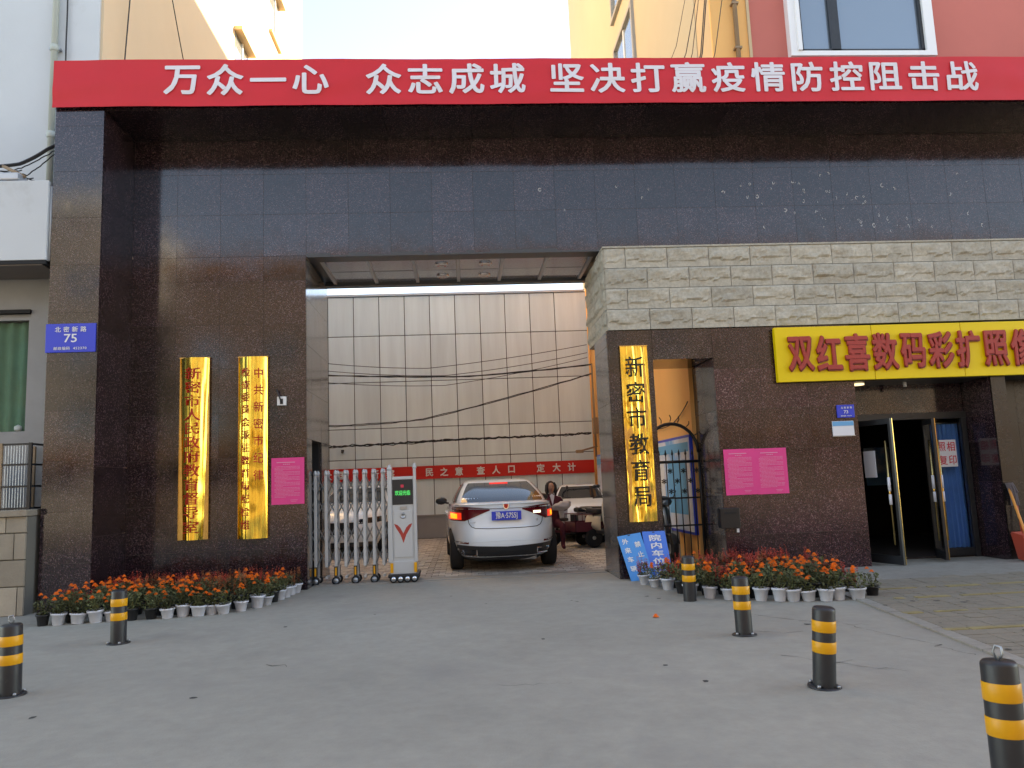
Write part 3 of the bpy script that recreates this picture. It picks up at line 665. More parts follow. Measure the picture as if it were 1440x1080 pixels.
board('sky blue notice board leaning crooked against the pier, two columns of white characters', [(2.56, 12.20, 0), (2.93, 12.18, 0.03), (2.80, 12.44, .73), (2.42, 12.44, .68)], .025, M['skyblue'],
      [(.26, '外来车辆', .86, .26, .13, .27), (.74, '禁止入内', .76, .12, .13, .27)], 1)
board('deeper blue notice board standing upright beside the crooked one, large white characters', [(2.87, 12.24, 0), (3.25, 12.24, 0), (3.20, 12.44, .74), (2.83, 12.44, .74)], .025, M['blue2'],
      [(.52, '院内车位已满', .86, .06, .135, .55)], 2)
# ------------------------------------------------------------------ shop front
sh = thing('shop', 'dim photo print shop interior behind the glass doors', 'shop', (8, 15, 0))
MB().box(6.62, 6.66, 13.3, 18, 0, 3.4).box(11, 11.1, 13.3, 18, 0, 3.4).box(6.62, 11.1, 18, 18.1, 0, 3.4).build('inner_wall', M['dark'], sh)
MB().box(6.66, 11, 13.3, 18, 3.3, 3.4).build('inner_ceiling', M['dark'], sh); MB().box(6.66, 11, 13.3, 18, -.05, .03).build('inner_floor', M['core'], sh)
MB().box(6.65, 9.01, 12.5, 13.3, 3.08, 3.14).build('porch_soffit', M['ceilf'], sh); MB().box(6.66, 9.01, 13.28, 13.32, 2.50, 3.08).build('transom', M['granite'], sh)
MB().lathe([(.09, 0), (.11, -.012), (.11, .01)], 14, (6.92, 12.95, 3.07)).build('porch_light', M['warm'], sh)
MB().tube([(7.75, 12.9, 3.08), (7.75, 12.9, 3.0)], .03, 8).build('lamp_bulb', M['white'], sh)
MB().bevbox(7.2, 8.0, 16, 16.7, 0, .95, .02).build('counter', M['tan'], sh)
for k in range(4): MB().box(6.9+k*.9, 7.5+k*.9, 17.93, 17.98, 1.2, 2.1).build('picture', M['mural'] if k % 2 else M['paper'], sh)
sd_ = thing('shop_doors', 'black framed glass shop front with two leaves standing open', 'doors', (8, 13.3, 0))
F = M['black']
MB().bevbox(6.66, 6.76, 13.24, 13.34, 0, 2.50, .008).build('door_post', F, sd_); MB().bevbox(6.66, 9.02, 13.22, 13.36, 2.44, 2.56, .008).build('head_rail', F, sd_)
MB().bevbox(8.24, 8.33, 13.24, 13.34, 0, 2.44, .008).build('door_post', F, sd_); MB().bevbox(8.92, 9.01, 13.22, 13.34, 0, 2.44, .008).build('door_post', F, sd_)
MB().bevbox(8.33, 8.92, 13.24, 13.34, 0.03, .16, .008).build('bottom_rail', F, sd_)
MB().box(8.33, 8.92, 13.285, 13.295, .16, 2.44).build('fixed_pane', M['clearglass'], sd_)
def leaf(hx, hy, ang, w, label):
    o = bpy.data.objects.new('door_leaf', MB().box(.0, .05, -.025, .025, .03, 2.42).box(w-.05, w, -.025, .025, .03, 2.42).box(.05, w-.05, -.025, .025, .03, .17).box(.05, w-.05, -.025, .025, 2.33, 2.42).mesh('door_leaf', F, K))
    C.objects.link(o); o.parent = sd_; o.location = tuple(Vector((hx, hy, 0))*K-Vector(sd_.location)); o.rotation_euler = (0, 0, ang); o['label'] = label
    def sub(n, mb, m): q = bpy.data.objects.new(n, mb.mesh(n, m, K)); C.objects.link(q); q.parent = o
    sub('pane', MB().box(.05, w-.05, -.005, .005, .17, 2.33), M['clearglass'])
    for yy in (-.075, .06):
        sub('pull_handle', MB().tube([(w-.09, yy, .35), (w-.09, yy, 2.05)], .017, 8), M['goldtrim'])
        sub('handle_grip', MB().tube([(w-.09, yy, 1.0), (w-.09, yy, 1.17)], .024, 8).tube([(w-.09, yy, 1.22), (w-.09, yy, 1.45)], .024, 8), M['pot'])
    sub('edge_strip', MB().box(w-.006, w+.004, .018, .030, .03, 2.42), M['goldtrim'])
    return sub
s1 = leaf(6.78, 13.24, R(-72), .98, 'left open glass leaf swung outward with a paper on it')
s1('stuck_paper', MB().box(.35, .6, -.011, -.006, 1.45, 1.9), M['paper'])
leaf(8.22, 13.24, R(-108), .62, 'middle glass leaf swung open, seen nearly edge-on')
t = thing('shop_curtain', 'bright blue curtain hanging in folds behind the fixed glass pane', 'curtain', (8.75, 13.5, 0))
MB().grid(lambda u, v: (8.50+.48*u+.03*(1-v), 13.46+.035*math.sin(u*34+1.2*v)+.012*math.sin(u*71), .15+2.2*v), 60, 8).grid(lambda u, v: (8.50+.48*u+.03*(1-v), 13.475+.035*math.sin(u*34+1.2*v)+.012*math.sin(u*71), .15+2.2*v), 60, 8, flip=True).build('curtain_cloth', M['curtain'], t)
MB().tube([(8.4, 13.46, 2.37), (8.98, 13.46, 2.37)], .012, 8).build('curtain_rail', M['steel'], t)
t = thing('door_notice', 'white sheet with red characters stuck on the fixed shop pane', 'notice', (8.63, 13.28, 1.6))
MB().box(8.43, 8.80, 13.272, 13.278, 1.58, 2.06).build('sheet', M['paper'], t)
for ch, x, z in (('照', 8.525, 1.94), ('相', 8.70, 1.94), ('复', 8.535, 1.70), ('印', 8.71, 1.70)):
    mb = MB(); put(mb, text_mb(ch, 1.0, .01), (x, 13.270, z), .16, .18); mb.build('character', M['redprint'], t)
t = thing('mop', 'string mop with an orange wooden handle leaning head up beside the shop', 'mop', (9.30, 12.25, 0))
MB().tube([(9.02, 11.95, .05), (9.06, 12.42, 1.22)], .022, 8).build('handle', M['wood'], t)
mb = MB()
for k in range(16):
    a = k*.39; x, y = 9.07+.05*math.cos(a), 12.40+.035*math.sin(a)
    mb.tube([(9.07, 12.41, 1.25), (x, y, 1.27), (x+.05, y, 1.16-.05*(k % 3)), (x+.06+.01*math.cos(a), y-.01, .90+.07*(k % 4))], .014, 5)
mb.build('mop_head', M['mop'], t)
t = thing('dustpan', 'red plastic upright dustpan beside the orange handled mop', 'dustpan', (9.6, 12.2, 0))
vs = [(8.96, 12.0, .02), (9.36, 12.0, .02), (9.32, 12.3, .04), (9.00, 12.3, .04), (8.92, 12.02, .42), (9.40, 12.02, .42), (9.36, 12.36, .46), (8.96, 12.36, .46)]
MB().add(vs, [(0,3,2,1),(0,1,5,4),(1,2,6,5),(2,3,7,6),(3,0,4,7)]).add([(v[0]*.96+.04*9.16, v[1]*.96+.04*12.2, v[2]+.015) for v in vs], [(0,1,2,3),(4,5,1,0),(5,6,2,1),(6,7,3,2),(7,4,0,3)]).build('pan', M['redplastic'], t)
MB().tube([(9.16, 12.36, .44), (9.166, 12.42, 1.05)], .014, 8).build('handle', M['redplastic'], t)

# ------------------------------------------------------------------ bollards
def bollard(x, y, h, lean, label, ring=False, flange=True):
    t = thing('bollard', label, 'bollard', (x, y, 0), group='black and yellow steel bollards'); r = .083
    t.rotation_euler = (R(lean[0]), R(lean[1]), random.random()*6)
    MB().lathe([(r, 0), (r, h*.965), (r*.96, h*.985), (r*.85, h), (.001, h)], 24, cap=False).build('post', M['black'], t, world=False)
    for a, b2 in ((.70, .84), (.44, .58)):
        MB().lathe([(r+.0022, h*a), (r+.0035, h*a+.002), (r+.0035, h*b2-.002), (r+.0022, h*b2)], 24, cap=False).build('yellow_band', M['yellow'], t, world=False)
    if flange:
        MB().lathe([(r*1.02, .012), (r*1.44, .012), (r*1.48, .006), (r*1.48, 0)], 24, cap=False).build('flange', M['black'], t, world=False)
        for k in range(4):
            a = k*math.pi/2+.6; MB().lathe([(.014, .012), (.014, .03), (.004, .034)], 6, (r*1.25*math.cos(a), r*1.25*math.sin(a), 0)).build('bolt', M['steel'], t, world=False)
    if ring: MB().tube([(.0, 0, h), (.025, 0, h+.03), (.02, 0, h+.065), (-.008, 0, h+.07), (-.02, 0, h+.04), (-.006, 0, h)], .006, 6).build('eyelet', M['steel'], t, world=False)
bollard(-3.86, 6.98, .585, (0, 1.2), 'black and yellow bollard at the far left edge, nearest on that side', ring=True)
bollard(-3.91, 9.13, .585, (0, .5), 'black and yellow bollard standing before the left flower pots')
bollard(2.86, 10.05, .57, (0, 2.0), 'slender black and yellow bollard touching the right flower pots', flange=False)
bollard(2.75, 7.80, .57, (0, 2.2), 'black and yellow bollard just in front of the right flower pots')
bollard(2.63, 5.82, .585, (-3, 3.0), 'leaning black and yellow bollard alone in the middle right of the forecourt')
bollard(2.61, 3.80, .63, (-2, -1.0), 'closest black and yellow bollard, cut off by the bottom right corner', ring=True)

# ------------------------------------------------------------------ potted flowers
def leafcloud(mb, n, rx, z0, z1, s, flat=0.5):
    for i in range(n):
        a = random.random()*6.283; q = random.random()**.5; z = z0+(z1-z0)*random.random()
        rr = rx*q*(.55+.45*math.sin(math.pi*min(1, (z-z0)/(z1-z0)*.9+.1)))
        c = Vector((rr*math.cos(a), rr*math.sin(a), z)); d = Vector((random.gauss(0, 1), random.gauss(0, 1), random.gauss(.3, flat))).normalized()
        u = d.cross(Vector((0, 0, 1))).normalized()*s*.28; l_ = d*s*random.uniform(.7, 1.4)
        mb.add([c-l_*.5, c+u-l_*.05, c+l_*.5, c-u-l_*.05], [(0, 1, 2, 3)])
def bloom(mb, c, r):
    for ring, (k, rr, zz, s) in enumerate([(7, 1.0, 0, .55), (6, .62, .35, .5), (4, .28, .6, .42)]):
        for i in range(k):
            a = i*6.283/k+ring*.5+random.random()*.3; d = Vector((math.cos(a), math.sin(a), 0)); s_ = Vector((-d.y, d.x, 0))*s*r
            base = Vector(c)+Vector((0, 0, zz*r)); p1 = base+d*r*rr
            mb.add([base-s_*.4, base+d*r*rr*.55-s_+Vector((0, 0, r*.18)), p1+Vector((0, 0, -r*.12)), base+d*r*rr*.55+s_+Vector((0, 0, r*.18)), base+s_*.4], [(0, 1, 2, 3, 4)])
def pot_mb(r=.105, h=.17):
    return MB().lathe([(r*.66, 0), (r*.70, .005), (r*.92, h*.82), (r*1.06, h*.84), (r*1.08, h), (r*1.0, h), (r*.88, h*.80), (r*.62, .012), (.001, .012)], 14, cap=False)
PROT = []
FG = 'potted marigolds and salvias massed beside the gate'
def make_pot(kind, white, v):
    t = thing('potted_flower', 'x', 'potted plant', (0, 0, -5), group=FG)
    rr = .105 if white else .095
    pot_mb(rr).build('pot', M['pot'] if white else M['blackpot'], t, world=False)
    MB().lathe([(rr*.9, .145), (.001, .15)], 12, cap=False).build('soil', M['soil'], t, world=False)
    f = MB()
    if kind == 'marigold':
        for i in range(9):
            a = random.random()*6.28; f.tube([(0, 0, .13), (.05*math.cos(a), .05*math.sin(a), .25), (.09*math.cos(a), .09*math.sin(a), .34)], .004, 3)
        leafcloud(f, 150, .145, .15, .38, .055); f.build('foliage', M['leaf'], t, world=False)
        b_ = MB()
        for i in range(2+v % 4):
            a = random.random()*6.28; q = random.random()**.5*.12; bloom(b_, (q*math.cos(a), q*math.sin(a), random.uniform(.33, .45)), random.uniform(.028, .044))
        b_.build('blooms', M['marigold'], t, world=False)
    else:
        leafcloud(f, 110, .12, .14, .34, .06); f.build('foliage', M['leaf2'], t, world=False)
        b_ = MB()
        for i in range(14+v % 3):
            a = random.random()*6.28; q = random.random()**.5*.11; h = random.uniform(.32, .46); x, y = q*math.cos(a), q*math.sin(a)
            for k in range(11):
                z = h-.17+k*.017; s_ = .027*(1-.5*k/11)
                for j in range(2):
                    aa = random.random()*6.28; d = Vector((math.cos(aa), math.sin(aa), .5)); u = Vector((-d.y, d.x, 0))*s_*.45
                    c_ = Vector((x+k*.002, y, z)); b_.add([c_, c_+d*s_*.6+u, c_+d*s_*1.4, c_+d*s_*.6-u], [(0, 1, 2, 3)])
        b_.build('flower_spikes', M['salvia'] if v % 3 else M['salvia2'], t, world=False)
    return t
PR = {}
for kd in ('marigold', 'salvia'):
    for wh in (True, False):
        PR[(kd, wh)] = [make_pot(kd, wh, v) for v in range(4 if kd == 'marigold' else 3)]
index_kids()
used = set(); ORD = ['first', 'second', 'third', 'fourth', 'fifth', 'sixth', 'seventh', 'eighth', 'ninth', 'tenth', 'eleventh', 'twelfth', 'thirteenth', 'fourteenth', 'fifteenth', 'sixteenth', 'seventeenth', 'eighteenth', 'nineteenth', 'twentieth', 'twenty-first', 'twenty-second']
def plant(kind, white, x, y, label, sc=1):
    pr = random.choice(PR[(kind, white)]); o = pr if pr.name not in used else copy_tree(pr); used.add(pr.name)
    o.location = (x*K, y*K, 0); o.rotation_euler = (random.gauss(0, .045), random.gauss(0, .045), random.random()*6.28); o.scale = (sc, sc, sc*random.uniform(.82, 1.12)); o['label'] = label
def bed(front, back_y, side):
    n = 0; placed = []
    for i, (x, y, kind, white) in enumerate(front):
        placed.append((x, y)); nm = 'orange marigolds' if kind == 'marigold' else 'red salvia'
        plant(kind, white, x, y, f"{'white' if white else 'black'} pot of {nm}, {ORD[i]} pot along the front edge of the {side} flower bed", random.uniform(.88, 1.0))
    return placed
def fill(x0, x1, yf, yb, placed, side):
    y = 0; cnt = 0; yy = min(yf(x) for x in steps(x0, x1, 12))
    while yy < 13:
        x = x0+random.uniform(0, .1)
        while x < x1:
            xx, y2 = x+random.gauss(0, .02), yy+random.gauss(0, .02)
            if y2 > yf(xx)+.12 and y2 < yb(xx) and all((xx-a)**2+(y2-b2)**2 > .042 for a, b2 in placed):
                d = yb(xx)-y2; back = (y2-yf(xx))/(max(.3, yb(xx)-yf(xx))) > .5
                placed.append((xx, y2)); kind = 'salvia' if back else 'marigold'
                if not back and random.random() < .08: kind = 'salvia'
                plant(kind, False, xx, y2, f"black pot of {'red salvia packed in the rear rows' if kind == 'salvia' else 'orange marigolds packed behind the front row'} of the {side} flower bed", random.uniform(.9, 1.08)); cnt += 1
            x += .225
        yy += .205
    return cnt
def fl(pts):
    def f(x):
        if x <= pts[0][0]: return pts[0][1]
        for (a, b2), (c_, d) in zip(pts, pts[1:]):
            if x <= c_: return b2+(d-b2)*(x-a)/(c_-a)
        return pts[-1][1]
    return f
yfl = fl([(-5.6, 10.70), (-4.3, 10.78), (-3.8, 10.85), (-3.3, 11.0), (-2.98, 11.35), (-2.80, 12.2), (-2.70, 13.0)])
fr = []
for i, x in enumerate([-5.55, -5.36, -5.12, -4.90, -4.72, -4.46, -4.22, -4.0, -3.83, -3.62, -3.48, -3.32]):
    fr.append((x, yfl(x)+random.uniform(-.05, .06), 'marigold', i not in (0, 5, 6)))
fr += [(-3.13, 11.12, 'marigold', True), (-2.98, 11.38, 'marigold', True), (-2.92, 11.62, 'marigold', True), (-2.87, 11.87, 'marigold', False), (-2.83, 12.10, 'marigold', True), (-2.80, 12.33, 'marigold', True), (-2.77, 12.56, 'salvia', True), (-2.75, 12.80, 'salvia', True)]
pl = bed(fr, None, 'left')
n1 = fill(-5.6, -2.8, yfl, fl([(-5.5, 11.72), (-5.42, 11.75), (-5.40, 12.90), (-2.7, 12.95)]), pl, 'left')
yfr = fl([(2.66, 11.75), (2.78, 11.1), (2.95, 10.5), (3.2, 10.1), (3.77, 9.75), (4.81, 9.42), (5.1, 9.5)])
fr = [(2.68, 11.80, 'salvia', True), (2.76, 11.45, 'marigold', True), (2.86, 11.12, 'marigold', True), (2.95, 10.72, 'marigold', False), (2.98, 10.42, 'marigold', True)]
for i, x in enumerate([3.16, 3.36, 3.52, 3.70, 3.90, 4.06, 4.24, 4.42, 4.60, 4.82]):
    fr.append((x, yfr(x)+random.uniform(-.05, .08), 'marigold', i not in (2,)))
pr_ = bed(fr, None, 'right')
n2 = fill(2.75, 5.05, yfr, fl([(2.6, 11.95), (3.3, 12.0), (3.35, 12.3), (4.7, 12.3), (4.9, 11.8), (5.1, 10.6)]), pr_, 'right')
print('pots', n1, n2, len(bpy.data.objects))
for L in PR.values():
    for o in L:
        if o.name not in used:
            for ch in KIDS.get(o.name, []): bpy.data.objects.remove(ch)
            bpy.data.objects.remove(o)
t = thing('fallen_flower', 'single orange marigold head lying on the concrete before the right bollards', 'flower', (2.15, 9.0, 0))
mb = MB(); bloom(mb, (0, 0, .012), .04); mb.build('petals', M['marigold'], t, world=False)

# ------------------------------------------------------------------ courtyard back wall of metal panels
bw = thing('panel_wall', 'tall courtyard wall clad in pale beige metal panels with dark joints', 'wall', (0, 24.3, 0))
MB().box(-8.2, 4.15, 24.26, 24.7, 0, 7.70).build('wall_core', M['dark'], bw)
px = [-8.19+.805*i for i in range(16)]; px[-1] = 4.13
zs_ = [.72, 2.02, 2.50, 3.46, 4.92, 6.40, 7.68]
for i in range(15):
    for j in range(6):
        w, h = round(px[i+1]-px[i]-.022, 3), round(zs_[j+1]-zs_[j]-.022, 3)
        piece('panel', ('pw', w, h), lambda: MB().bevbox(-w/2, w/2, 0, .045, -h/2, h/2, .008), M['panel'], bw, ((px[i]+px[i+1])/2, 24.21, (zs_[j]+zs_[j+1])/2), (random.gauss(0, .0025), 0, random.gauss(0, .0025)))
MB().box(-8.2, 4.05, 24.20, 24.26, .02, .70).build('plinth', M['gwall'], bw); MB().box(-8.2, 4.05, 24.17, 24.26, .69, .73).build('plinth_ledge', M['gwall'], bw)
MB().box(-8.22, 4.07, 24.16, 24.75, 7.69, 7.76).build('coping', M['alu'], bw)
t = thing('security_camera', 'tiny dome camera mounted on the panel wall', 'camera', (-3.74, 24.18, 2.75))
MB().box(-3.78, -3.70, 24.12, 24.2, 2.78, 2.83).build('bracket', M['dark'], t); MB().ball((-3.74, 24.12, 2.76), .05).build('dome', M['plastic'], t)
b = banner('red_banner', 'narrow bright red slogan banner stretched low across the courtyard panel wall', -4.6, 4.10, 24.17, 1.83, 2.235, M['red2'], .008, 7)
line_text(b, 'character', [('听', -2.75), ('民', -1.08), ('之', -.62), ('意', -.16), ('查', .52), ('人', 1.0), ('口', 1.48), ('定', 2.40), ('大', 2.90), ('计', 3.38)] + [('大', -4.2), ('国', -3.75), ('察', -2.28)], 24.13, 2.035, .25, M['white'], .03)
# ------------------------------------------------------------------ wires across the courtyard
def wire(label, pts, r, sag=0, n=16, wob=0, m='cable', name='wire', cat='cable', strands=1):
    P = []
    for i in range(len(pts)-1):
        a, b2 = Vector(pts[i]), Vector(pts[i+1])
        for k in range(n+(i == len(pts)-2)): s_ = k/n; p_ = a.lerp(b2, s_); p_.z -= sag*4*s_*(1-s_); P.append(p_)
    mb = MB()
    for q in range(strands):
        o = Vector((0, random.uniform(-.02, .02), random.uniform(-.03, .03))) if q else Vector()
        mb.tube([p_+o+Vector((0, random.gauss(0, wob), random.gauss(0, wob))) for p_ in P], r, 5)
    o = mb.build(name, M[m]); tag(o, label, cat); return o
def bk(x, y, Y=23.2):   # survey position in the plane Y, given in survey x and height
    return (x, Y, y)
wire('sagging wire on the orange wall seen through the side doorway', [(4.12, 13.75, 2.95), (4.12, 15.0, 2.62), (4.12, 17.0, 2.7)], .010, .05)
wire('thin black wire, highest of those crossing the courtyard', [bk(-4.4, 5.45), bk(-1, 5.16), bk(3.9, 5.75)], .010, .05)
wire('thin black wire just below the highest courtyard wire', [bk(-4.4, 5.22), bk(-.5, 4.92), bk(3.9, 5.5)], .010, .06)
wire('thick sagging bundle of black cables crossing the courtyard', [bk(-4.4, 5.06), bk(0, 4.87), bk(4.0, 5.12)], .013, .03, wob=.006, strands=3)
wire('thin wire under the thick courtyard cable bundle', [bk(-4.4, 4.86), bk(-.5, 4.62), bk(3.9, 5.35)], .009, .06)
wire('loose frayed cable rising towards the orange wall across the courtyard', [bk(-4.4, 3.52), bk(-1.2, 3.62), bk(4.0, 4.85)], .013, .04, wob=.008, strands=2)
wire('ragged taped cable bundle strung level, lowest across the courtyard', [bk(-4.4, 2.88), bk(0, 2.98), bk(3.9, 3.02)], .014, .02, wob=.014, strands=4, n=40)
# ------------------------------------------------------------------ orange annex on the right of the courtyard
an = thing('orange_annex', 'orange rendered wing along the right side of the courtyard', 'building', (4.6, 19, 0))
MB().box(4.15, 5.15, 13.70, 24.2, 0, 9.2).build('wall', M['orange'], an); MB().box(4.12, 5.18, 15.25, 24.25, 9.2, 9.35).build('parapet', M['cream'], an)
MB().box(4.12, 4.15, 15.0, 24.15, .0, .55).build('plinth', M['gwall'], an)
MB().tube([(4.09, 23.9, .1), (4.09, 23.9, 7.9)], .035, 8).build('rainwater_pipe', M['orange'], an)
MB().bevbox(4.01, 4.14, 23.3, 23.55, 3.0, 3.5, .01).build('cable_box', M['pipe2'], an)
MB().tube([(4.07, 23.5, 2.3), (4.07, 23.5, 5.2)], .03, 6).tube([(4.06, 23.3, 2.6), (4.06, 23.35, 4.4)], .02, 6).build('cable_run', M['pipe2'], an)
MB().tube([(4.11, 23.5, 2.62), (3.6, 23.3, 2.50)], .03, 6).bevbox(3.42, 3.64, 23.2, 23.4, 2.43, 2.52, .01).build('lamp_bracket', M['pipe2'], an)
t = thing('notice_board', 'large pale blue printed display board fixed on the orange wall behind the iron gate', 'board', (4.1, 17.6, .4))
MB().box(4.08, 4.145, 13.71, 23.5, .55, 2.35).build('frame', M['blue'], t); MB().box(4.065, 4.08, 13.72, 23.45, .6, 2.3).build('print', M['mural'], t)
for k in range(6): MB().box(4.058, 4.064, 14.0+k*1.5, 15.2+k*1.5, .9, 1.9).build('sheet', M['paper'] if k % 2 else M['paperblue'], t)
MB().box(4.058, 4.064, 13.75, 23.4, 2.05, 2.22).build('heading', M['paperblue'], t)
# ------------------------------------------------------------------ tall building at the right
rb = thing('yellow_block', 'tall pale yellow rendered block rising behind the gateway on the right', 'building', (8, 22, 0))
MB().box(5.2, 6.0, 14.06, 31, 8.0, 23).build('side_wing', M['cream'], rb)
MB().box(6.0, 50, 14.4, 31, 8.0, 23).box(6.0, 50, 18.3, 31, 0, 8.0).build('rear_block', M['cream'], rb)  # unseen length at the right added to keep sun off the street
MB().box(5.185, 5.2, 14.9, 31, 8.0, 23).build('pale_render', M['cream2'], rb)
MB().box(5.2, 5.97, 14.0, 14.06, 8.0, 23).build('end_wall', M['orange'], rb)
MB().box(5.93, 5.985, 13.96, 14.0, 8.0, 23).build('corner_strip', M['cream'], rb)
MB().box(5.1, 50.2, 14.2, 31.1, 23, 23.4).build('parapet', M['cream'], rb)
MB().tube([(5.68, 13.93, 8.2), (5.68, 13.93, 23)], .045, 10).build('rainwater_pipe', M['pipe2'], rb)
for z in (9.95, 10.9, 12.5): MB().box(5.61, 5.75, 13.88, 14.0, z, z+.04).build('pipe_clip', M['pipe2'], rb)
# window in the side face
for (ya, yb, za, zb) in [(20.0, 22.35, 12.0, 14.9), (20.0, 22.35, 16, 18.6), (26, 28, 12, 14.9)]:
    f = MB().box(5.10, 5.2, ya-.12, yb+.12, zb, zb+.12).box(5.10, 5.2, ya-.12, ya, za, zb).box(5.10, 5.2, yb, yb+.12, za, zb).box(5.08, 5.2, ya-.15, yb+.15, za-.12, za).build('window', M['gwall'], rb)
    MB().box(5.17, 5.18, ya, yb, za, zb).build('pane', M['glass'], f); MB().box(5.145, 5.169, (ya+yb)/2-.04, (ya+yb)/2+.04, za, zb).box(5.145, 5.169, ya, yb, za+1.2, za+1.26).build('sash', M['white'], f)
rd = thing('red_block', 'red rendered building front with a white framed window above the banner', 'building', (10, 14.2, 8))
MB().box(6.0, 50, 14.0, 14.38, 8.0, 23).build('wall', M['redwall'], rd)
for (xa, za) in [(6.72, 9.86), (6.72, 15.2), (12.5, 9.86)]:
    xb = xa+3.0; zb = za+2.6
    f = MB().box(xa, xa+.22, 13.84, 14.0, za, zb).box(xb-.20, xb, 13.84, 14.0, za, zb).box(xa, xb, 13.84, 14.0, za-.10, za).box(xa, xb, 13.84, 14.0, zb, zb+.12).build('window', M['white'], rd)
    MB().box(xa+.14, xa+.22, 13.80, 13.84, za, zb).build('outer_trim', M['white'], f)
    MB().box(xa+.22, xb-.20, 13.955, 13.965, za, zb).build('pane', M['glass'], f)
    MB().box(xa+.22, xb-.20, 13.90, 13.95, za, za+.07).box(xa+.22, xa+.29, 13.90, 13.95, za, zb).box(xb-.26, xb-.20, 13.90, 13.95, za, zb).box(xa+.86, xa+1.06, 13.90, 13.95, za, zb).build('sash', M['black'], f)
    MB().grid(lambda u, v: (xa+2.1+.6*u, 13.985+.006*math.sin(u*30), za+.07+2.4*v), 24, 1).build('curtain', M['wcurtain'], f)
for i, (a, b2, r) in enumerate([((3.93, 8.9), (4.60, 10.9), .006), ((4.08, 8.6), (4.81, 10.9), .009), ((4.28, 8.6), (4.86, 10.9), .008), ((4.49, 8.6), (4.98, 10.9), .012), ((4.52, 8.6), (5.01, 10.9), .012), ((4.70, 8.6), (5.33, 10.9), .009)]):
    p0 = Vector((a[0], 13.6, a[1])); p1 = Vector((b2[0], 13.6, b2[1])); p2 = p1+(p1-p0)*1.5+Vector((.3*(i-2), 0, 2.0))
    wire(['faint thin wire, leftmost of those rising over the pale yellow wall', 'thin black wire, second from the left over the pale yellow wall', 'thin black wire, third from the left over the pale yellow wall', 'black cable, left one of the twinned pair over the yellow wall', 'black cable, right one of the twinned pair over the yellow wall', 'thin wire nearest the pipe, crossing onto the orange strip of wall'][i], [p0, p0.lerp(p1, .5)+Vector((.07, 0, -.08)), p1, p2], r, 0)
# ------------------------------------------------------------------ tall building at the left
lb = thing('white_block', 'tall left building with a white front and a yellow side wall in the sun', 'building', (-10, 20, 0))
MB().box(-20, -6.60, 13.95, 32.2, 0, 26).build('body', M['wwall'], lb)
MB().box(-6.60, -6.55, 13.99, 32.2, 0, 26).build('side_render', M['cream3'], lb)
MB().box(-20.2, -6.4, 13.8, 32.4, 26, 26.4).build('parapet', M['wwall'], lb)
for (ya, za) in [(22.3, 13.9), (26.5, 14.2), (22.3, 18.3), (26.5, 18.3), (19.0, 18.3)]:
    f = MB().box(-6.552, -6.30, ya-.1, ya+1.5, za+1.7, za+1.82).box(-6.55, -6.44, ya-.05, ya+1.45, za-.1, za).build('window', M['cream'], lb)
    MB().box(-6.55, -6.53, ya, ya+1.4, za, za+1.7).build('pane', M['glass'], f); MB().box(-6.53, -6.50, ya+.66, ya+.74, za, za+1.7).build('sash', M['white'], f)
wire('thin dark wire hanging down the left yellow wall beside the white corner', [(-6.48, 15.2, 14.0), (-6.45, 14.6, 9.4)], .014, .0)
wire('thin wire slanting across the left yellow wall towards the banner', [(-6.45, 16.2, 14.5), (-6.40, 18.3, 11.2)], .012, .15)
wire('short cable stub poking above the left end of the banner', [(-6.2, 13.3, 9.35), (-5.9, 13.0, 8.6)], .018, 0)
t = thing('rainwater_pipe', 'pale green rainwater pipe with joints running down the white left building', 'pipe', (-7.35, 13.88, 6.2))
MB().tube([(-7.36, 13.86, 6.7), (-7.36, 13.86, 22)], .055, 12).build('pipe_run', M['pipe'], t)
for z in (8.2, 9.9, 11.6): MB().lathe([(.058, 0), (.075, .01), (.075, .12), (.058, .13)], 12, (-7.36, 13.86, z)).build('joint_collar', M['pipe'], t); MB().box(-7.46, -7.26, 13.86, 13.95, z+.04, z+.08).build('bracket', M['steel'], t)
wire('thin dark cable running down beside the rainwater pipe', [(-7.20, 13.9, 15), (-7.17, 13.9, 9.8), (-7.20, 13.9, 6.9)], .014, 0, wob=.004)
# lower left shop
ls = thing('left_shopfront', 'small grey shopfront left of the corner pillar with a green curtained window', 'shop', (-8, 12.8, 0))
MB().box(-12, -8.9, 12.75, 13.9, 1.5, 5.3).box(-6.97, -6.30, 12.75, 13.9, 1.5, 5.3).box(-8.9, -6.97, 12.75, 13.9, 1.5, 2.69).box(-8.9, -6.97, 12.75, 13.9, 4.66, 5.3).box(-8.9, -6.97, 13.5, 13.9, 2.69, 4.66).build('wall', M['gwall'], ls)
f = MB().box(-7.03, -6.975, 12.80, 12.86, 2.69, 4.66).box(-8.88, -7.03, 12.80, 12.86, 2.69, 2.74).box(-8.88, -7.03, 12.80, 12.86, 4.56, 4.66).box(-7.98, -7.92, 12.80, 12.86, 2.74, 4.56).build('window', M['gwall'], ls)
MB().box(-8.88, -7.03, 12.825, 12.835, 2.74, 4.56).build('pane', M['clearglass'], f)
MB().grid(lambda u, v: (-8.88+1.85*u, 12.98+.03*math.sin(u*60), 2.74+1.82*v), 120, 1).build('curtain', M['gcurtain'], f)
MB().box(-8.9, -6.97, 12.70, 12.80, 4.66, 4.72).build('window_head', M['dark'], ls)
MB().ball((-7.2, 12.92, 2.80), .07, 1, sc=(1, .6, .9)).build('white_pot', M['white'], ls)
t = thing('sign_box', 'blank white overhanging light box above the left shopfront', 'sign box', (-9, 12.3, 5.24))
